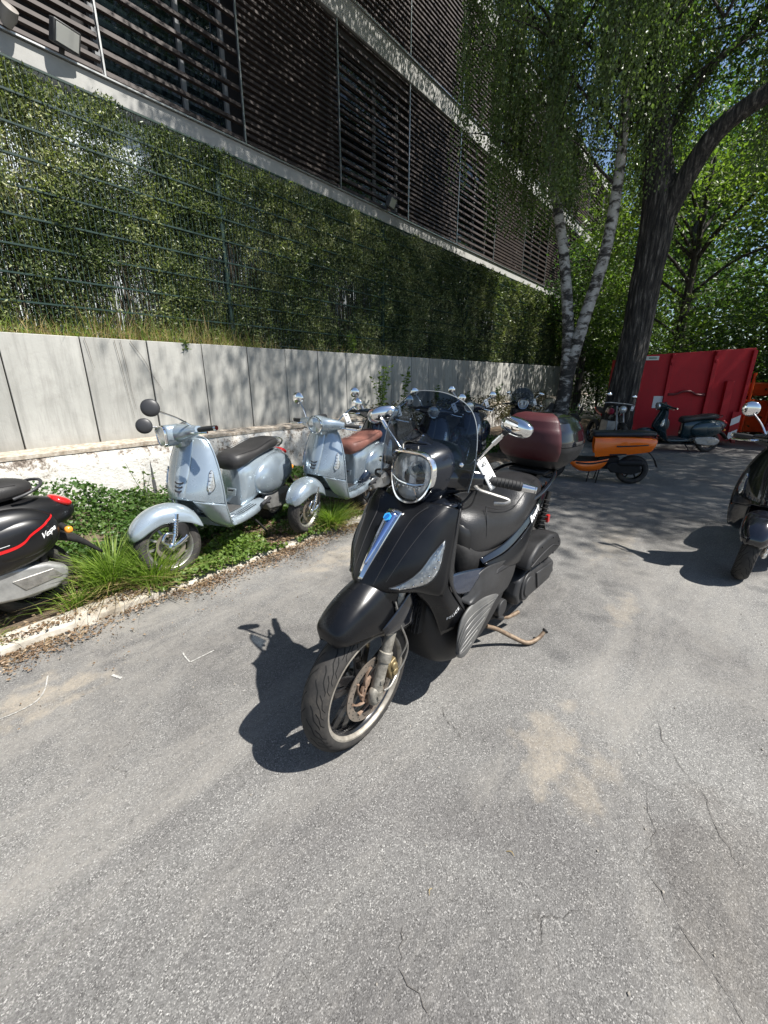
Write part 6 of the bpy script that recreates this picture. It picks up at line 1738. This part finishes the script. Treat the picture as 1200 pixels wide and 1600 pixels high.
# ---- ground cover and weeds
IVY = leafmat('leaf_ivy', [(.3, (.03, .075, .018)), (.5, (.06, .12, .026)), (.7, (.13, .19, .05))], .3, 3)
def scatter(name, label, cat, n, xr, yr, hfn, m, size, wd=.85, keep=lambda x, y: True, flat=True):
    P = []; S = []
    for i in range(n):
        x, y = random.uniform(*xr), random.uniform(*yr)
        if not keep(x, y): continue
        hh = hfn(x, y)
        if hh <= 0: continue
        P.append((x, y, .05 + hh * random.random() ** .6)); S.append(random.uniform(*size))
    P = np.array(P); D = rng.standard_normal((len(P), 3)) * np.array([1, 1, .35]) + np.array([-.1, -.4, -.1])
    o = leaves(name, P, np.array(S), wd, D, m); return tag(o, label, cat, kind='stuff')
nz = lambda x, y, f=2.0, o=0: noise.noise(Vector((x * f, y * f, o)))
scatter('ivy_cover', 'ivy and bramble leaves covering the ground at the foot of the whitewashed wall', 'ivy', 26000, (-.9, 2.9), (3.25, 5.0), lambda x, y: max(0, .10 + .42 * nz(x, y, 1.3, 3) + .12 * (y - 3.8)) * (1 if x < 1.9 else .55), IVY, (.024, .052))
scatter('ivy_cover', 'shaded low weeds under the scooters farther along the wall', 'weeds', 8000, (2.9, 9), (3.3, 5.0), lambda x, y: max(0, .10 + .25 * nz(x, y, 1.3, 5)), IVY, (.04, .08))
scatter('weed_cover', 'low broad-leaved weeds along the kerb below the blue scooters', 'weeds', 5200, (1.0, 3.1), (2.70, 3.12), lambda x, y: max(0, .05 + .11 * nz(x, y, 2.6, 8)), leafmat('leaf_weed', [(.3, (.07, .13, .025)), (.5, (.12, .19, .04)), (.7, (.20, .25, .07))], .35, 4), (.022, .045))
LIT = leafmat('leaf_litter', [(.3, (.09, .055, .035)), (.5, (.19, .125, .075)), (.7, (.36, .28, .18))], .1, 9)
def litter(name, label, n, xr, yr, dens, size=(.012, .035)):
    P = []; S = []
    for i in range(n):
        x, y = random.uniform(*xr), random.gauss(yr[0], yr[1])
        if nz(x, y, 2.2, 12) + random.uniform(-.5, .5) < dens: continue
        zz = (.012 if y < 2.72 else (.07 if y < 2.87 else .075)) + random.uniform(0, .012); P.append((x, y, zz)); S.append(random.uniform(*size))
    P = np.array(P); D = rng.standard_normal((len(P), 3)) * np.array([1, 1, .16]); o = leaves(name, P, np.array(S), .5, D, LIT); return tag(o, label, 'leaf litter', kind='stuff')
litter('leaf_litter', 'dry brown leaf litter gathered against the kerb', 19000, (-.6, 3.6), (2.68, .085), -.02, (.008, .026))
litter('leaf_litter', 'dry brown litter scattered on the soil strip', 9000, (-.6, 4.5), (3.05, .22), .05)
litter('leaf_litter', 'thin litter blown out on the asphalt near the kerb', 1500, (-.3, 5), (2.45, .22), .2, (.006, .018))
def clump(label, x, y, n, h, spread, m, z=.05, wd=.004):
    t = thing('grass_clump', label, 'grass', (x, y, 0), (0, 0, 0), 'grass clumps along the kerb')
    sp = []
    for i in range(n):
        a = random.uniform(0, 2 * PI); r_ = abs(random.gauss(0, .07)); hh = h * random.uniform(.5, 1.1); sp.append((x + r_ * math.cos(a), y + r_ * math.sin(a) * .8, z, hh, math.cos(a) * spread * random.uniform(.4, 1.2), math.sin(a) * spread * random.uniform(.4, 1.2) - .03, wd * random.uniform(.6, 1.2)))
    o = blades('blades', [q for i, q in enumerate(sp) if i % 5], m, t); o['kind'] = 'stuff'
    o = blades('dead_blades', [(q[0], q[1], q[2], q[3] * random.uniform(.3, .8), q[4] * 1.7, q[5] * 1.7, q[6] * .7) for i, q in enumerate(sp) if i % 5 == 0], DRY, t); o['kind'] = 'stuff'
clump('tall bright grass clump in front of the black-and-red scooter tail, left of the blue wheel', .83, 2.98, 700, .42, .26, GREEN, wd=.0045)
clump('grass clump directly before the front wheel of the first blue scooter', 1.02, 2.83, 480, .34, .2, GREEN, wd=.0045)
clump('small grass clump on the kerb near the left picture edge', .60, 2.92, 130, .20, .15, GREEN)
clump('bright grass clump beside the front wheel of the russet-seated scooter', 2.62, 2.74, 560, .28, .2, GREEN, wd=.0045)
clump('yellowing grass clump right of the one beside the russet-seated scooter', 2.84, 2.80, 260, .20, .17, leafmat('yellow_grass', [(.3, (.18, .20, .04)), (.5, (.30, .28, .09)), (.7, (.42, .36, .15))], .35, 3))
clump('thin grass clump between the wheels of the first blue scooter', 1.75, 2.95, 120, .14, .12, GREEN)
clump('tuft of grass at the very left end of the kerb', .12, 2.86, 120, .12, .12, GREEN)
# stakes, dead stalks
STK = mat('stake_grey_wood', (.06, .06, .062), .85, noise_scale=20, noise_amt=.4)
for (lab, x, y, h, w_) in (('dark pointed wooden stake leaning on the whitewashed wall', 1.97, 4.92, .46, .045), ('short pointed stake just left of the taller one', 1.38, 4.80, .28, .03)):
    t = thing('stake', lab, 'stake', (x, y, .05), (R(-6), R(2), 0))
    mb = MB(); mb.prism([(-w_ / 2, 0), (w_ / 2, 0), (w_ * .42, h * .45), (w_ * .30, h * .55), (w_ * .16, h * .8), (0, h), (-w_ * .14, h * .78), (-w_ * .34, h * .5)], (0, 0, 0), (1, 0, 0), (0, 0, 1), (0, .012, 0)); part('blade', mb, STK, t, smooth=False)
# upright weeds on the wall ledge
def stalk(label, x, y, z, h, n, m, nl=16, ls=.06, name='wall_plant'):
    t = thing(name, label, 'plant', (x, y, z), (0, 0, 0), 'plants growing along the wall')
    mb = MB(); P = []; D = []
    for i in range(n):
        dx, dy = random.gauss(0, .16) * h, random.gauss(-.05, .08) * h; hh = h * random.uniform(.6, 1)
        c_ = [(random.gauss(0, .03), 0, 0), (dx * .4, dy * .4, hh * .55), (dx, dy, hh)]; mb.tube(c_, [.004, .003, .0015], 5, 8)
        for j in range(nl):
            u = .15 + .85 * j / nl; p = crv(c_, 20)[int(u * 19)]; P.append(p + wob(3, .02)); D.append((random.gauss(0, 1), random.gauss(-.2, .8), random.gauss(.1, .4)))
    part('stalks', mb, mat('stalk_green', (.07, .11, .03), .7) if 'stalk_green' not in bpy.data.materials else bpy.data.materials['stalk_green'], t)
    V, T = leaf_arrays(np.array(P), rng.uniform(ls * .7, ls * 1.3, len(P)), .5, np.array(D), rng); o = fast_mesh('leaves', V, T, m); o.parent = t; o['kind'] = 'stuff'
stalk('leafy plant climbing the concrete wall above the smoked windshield', 6.15, 5.0, .70, 1.0, 9, LFL, 26, .07)
stalk('taller leafy stalk on the ledge right of the climbing plant', 6.9, 5.05, .70, .95, 4, LFL, 22, .08)
stalk('small leafy plant on the ledge behind the navy scooters', 8.1, 5.05, .70, .55, 4, LFD, 18, .07)
stalk('low leafy plant on the ledge near the birch', 9.6, 5.1, .70, .5, 4, LFD, 18, .07)
stalk('another leafy plant on the ledge left of the birch', 11.5, 5.1, .70, .6, 5, LFD, 18, .08)
stalk('leafy suckers growing at the foot of the birch', 9.35, 2.45, .0, .95, 10, LFD, 24, .08)
stalk('small bright vine spilling over the top of the concrete wall at the left', 2.78, 5.36, 1.72, .14, 5, LFL, 9, .05)
stalk('light twig plant rising at the wall foot left of the first blue scooter', 1.72, 4.6, .1, .62, 3, LFL, 10, .05)
stalk('bright bush sprig at the foot of the fence above the wall', 5.9, 5.45, 1.80, .42, 8, LFL, 16, .05)
VN = mat('dry_vine', (.10, .08, .06), .9)
for (xa, xb, za, zb, lab) in ((1.98, 2.05, 1.79, .95, 'long dry vine hanging down the sunlit concrete panel'), (2.04, 2.08, 1.79, 1.05, 'second dry vine close beside the long one'), (1.70, 1.74, 1.79, 1.50, 'short looped dry vine near the left of the wall top'), (2.14, 2.42, 1.79, 1.25, 'dry vine slanting down across a panel')):
    t = thing('dry_vine', lab, 'vine', (xa, 5.34, za), (0, 0, 0), 'dry vines hanging over the wall')
    part('stem', MB().tube([(0, 0, 0), ((xb - xa) * .4, -.006, (zb - za) * .35), ((xb - xa) * .7, .002, (zb - za) * .7), (xb - xa, -.004, zb - za)], [.0022, .0018, .0014, .0008], 5, 20), VN, t)
# creeper over the plinth in the shade
scatter_pts = []
P = []; S = []
for i in range(9000):
    x = random.uniform(5.6, 15); z = random.uniform(.3, .95); y = 5.06 - random.uniform(0, .15)
    if nz(x, z, 1.5, 21) + random.uniform(-.3, .3) < .02: continue
    P.append((x, y, z)); S.append(random.uniform(.03, .07))
P = np.array(P); tag(leaves('creeper', P, np.array(S), .7, rng.standard_normal((len(P), 3)) + np.array([0, -1, -.4]), leafmat('leaf_brownish', [(.3, (.05, .045, .02)), (.5, (.09, .075, .035)), (.7, (.10, .12, .035))], .2, 2)), 'brown-green creeper spilling over the ledge behind the dark scooters', 'creeper', kind='stuff')
# paint marks and small debris on the asphalt
CHALK = mat('chalk_white', (.22, .215, .20), .9, noise_scale=70, col2=(.50, .49, .46))
def mark(pts, w_, lab):
    mb = MB(); c_ = crv([(a, b, .004) for a, b in pts], 30); rows = []
    for i, p in enumerate(c_):
        d = c_[min(i + 1, 29)] - c_[max(i - 1, 0)]; d /= np.linalg.norm(d); n_ = np.array((-d[1], d[0], 0)) * w_ / 2 * random.uniform(.55, 1.2); rows.append([p - n_, p + n_])
    mb.grid(rows); o = part('paint_mark', mb, CHALK, None, smooth=False); o['kind'] = 'structure'; o['label'] = lab
mark([(.805, 2.02), (.795, 1.97), (.79, 1.915)], .008, 'short arm of the white L-shaped mark on the asphalt')
mark([(.79, 1.915), (.85, 1.912), (.92, 1.91)], .008, 'long arm of the white L-shaped mark on the asphalt')
mark([(.30, 2.36), (.26, 2.25), (.21, 2.19), (.13, 2.18), (.05, 2.2)], .006, 'faint curved white mark near the kerb')
mark([(.50, 2.12), (.52, 2.06)], .014, 'small white dab on the asphalt')
CRK = mat('crack_dark', (.085, .078, .07), .95)
def crack(pts, w_, lab):
    pp = []
    for a, b in zip(pts[:-1], pts[1:]):
        for k in range(5): t = k / 5; pp.append((a[0] + (b[0] - a[0]) * t + random.gauss(0, .006), a[1] + (b[1] - a[1]) * t + random.gauss(0, .006)))
    mb = MB(); rows = []; n = len(pp)
    for i, p in enumerate(pp):
        q = pp[min(i + 1, n - 1)]; r_ = pp[max(i - 1, 0)]; d = np.array((q[0] - r_[0], q[1] - r_[1])); d /= np.linalg.norm(d) + 1e-9; ww = w_ * .75 * random.uniform(.1, 1.2) * (1 if 0 < i < n - 1 else .1)
        rows.append([(p[0] - d[1] * ww, p[1] + d[0] * ww, .003), (p[0] + d[1] * ww, p[1] - d[0] * ww, .003)])
    mb.grid(rows); o = part('asphalt_crack', mb, CRK, None, smooth=False); o['kind'] = 'structure'; o['label'] = lab
crack([(1.33, .745), (1.29, .68), (1.265, .625), (1.225, .555)], .0016, 'short jagged crack below the main scooter')
crack([(1.50, -.02), (1.30, -.08), (1.17, -.06), (1.08, -.15), (.97, -.27), (.88, -.36)], .0016, 'long crack bordering the dark patch at the lower right')
crack([(.60, .42), (.53, .37), (.50, .27), (.47, .24)], .0015, 'fine crack at the bottom centre')
crack([(2.0, .05), (1.75, -.05), (1.55, -.2), (1.42, -.24), (1.3, -.33)], .0014, 'fine crack beside the sandy stain at the right')
crack([(1.9, 1.75), (2.2, 2.0), (2.5, 2.1), (2.9, 2.45)], .0014, 'fine crack between the main scooter and the kerb')
STN = mat('pebble_grey', (.25, .23, .2), .9, noise_scale=30, noise_amt=.4)
P = []
mb = MB()
for i in range(420):
    x = random.uniform(.3, 5); y = random.uniform(-.6, 2.6)
    if random.random() < .6: y = 2.6 - abs(random.gauss(0, .5))
    r_ = random.uniform(.0018, .0055); mb.ell((x, y, r_ * .5), (r_, r_ * .8, r_ * .6), 6, 4)
tag(part('grit', mb, STN), 'loose grit and small stones scattered over the asphalt', 'grit', kind='stuff')
mb = MB()
for (x, y, a, L) in ((.62, .02, .4, .03), (.78, -.12, 2.2, .02), (.95, .25, 1.2, .025), (.72, .40, 2.8, .02), (1.1, 1.3, .3, .03)):
    mb.tube([(x, y, .003), (x + math.cos(a) * L * .5, y + math.sin(a) * L * .5, .006), (x + math.cos(a + .5) * L, y + math.sin(a + .5) * L, .003)], [.0008, .0014, .0006], 5, 8)
tag(part('straw_bits', mb, DRY), 'a few dry straw bits lying on the asphalt', 'straw', kind='stuff')
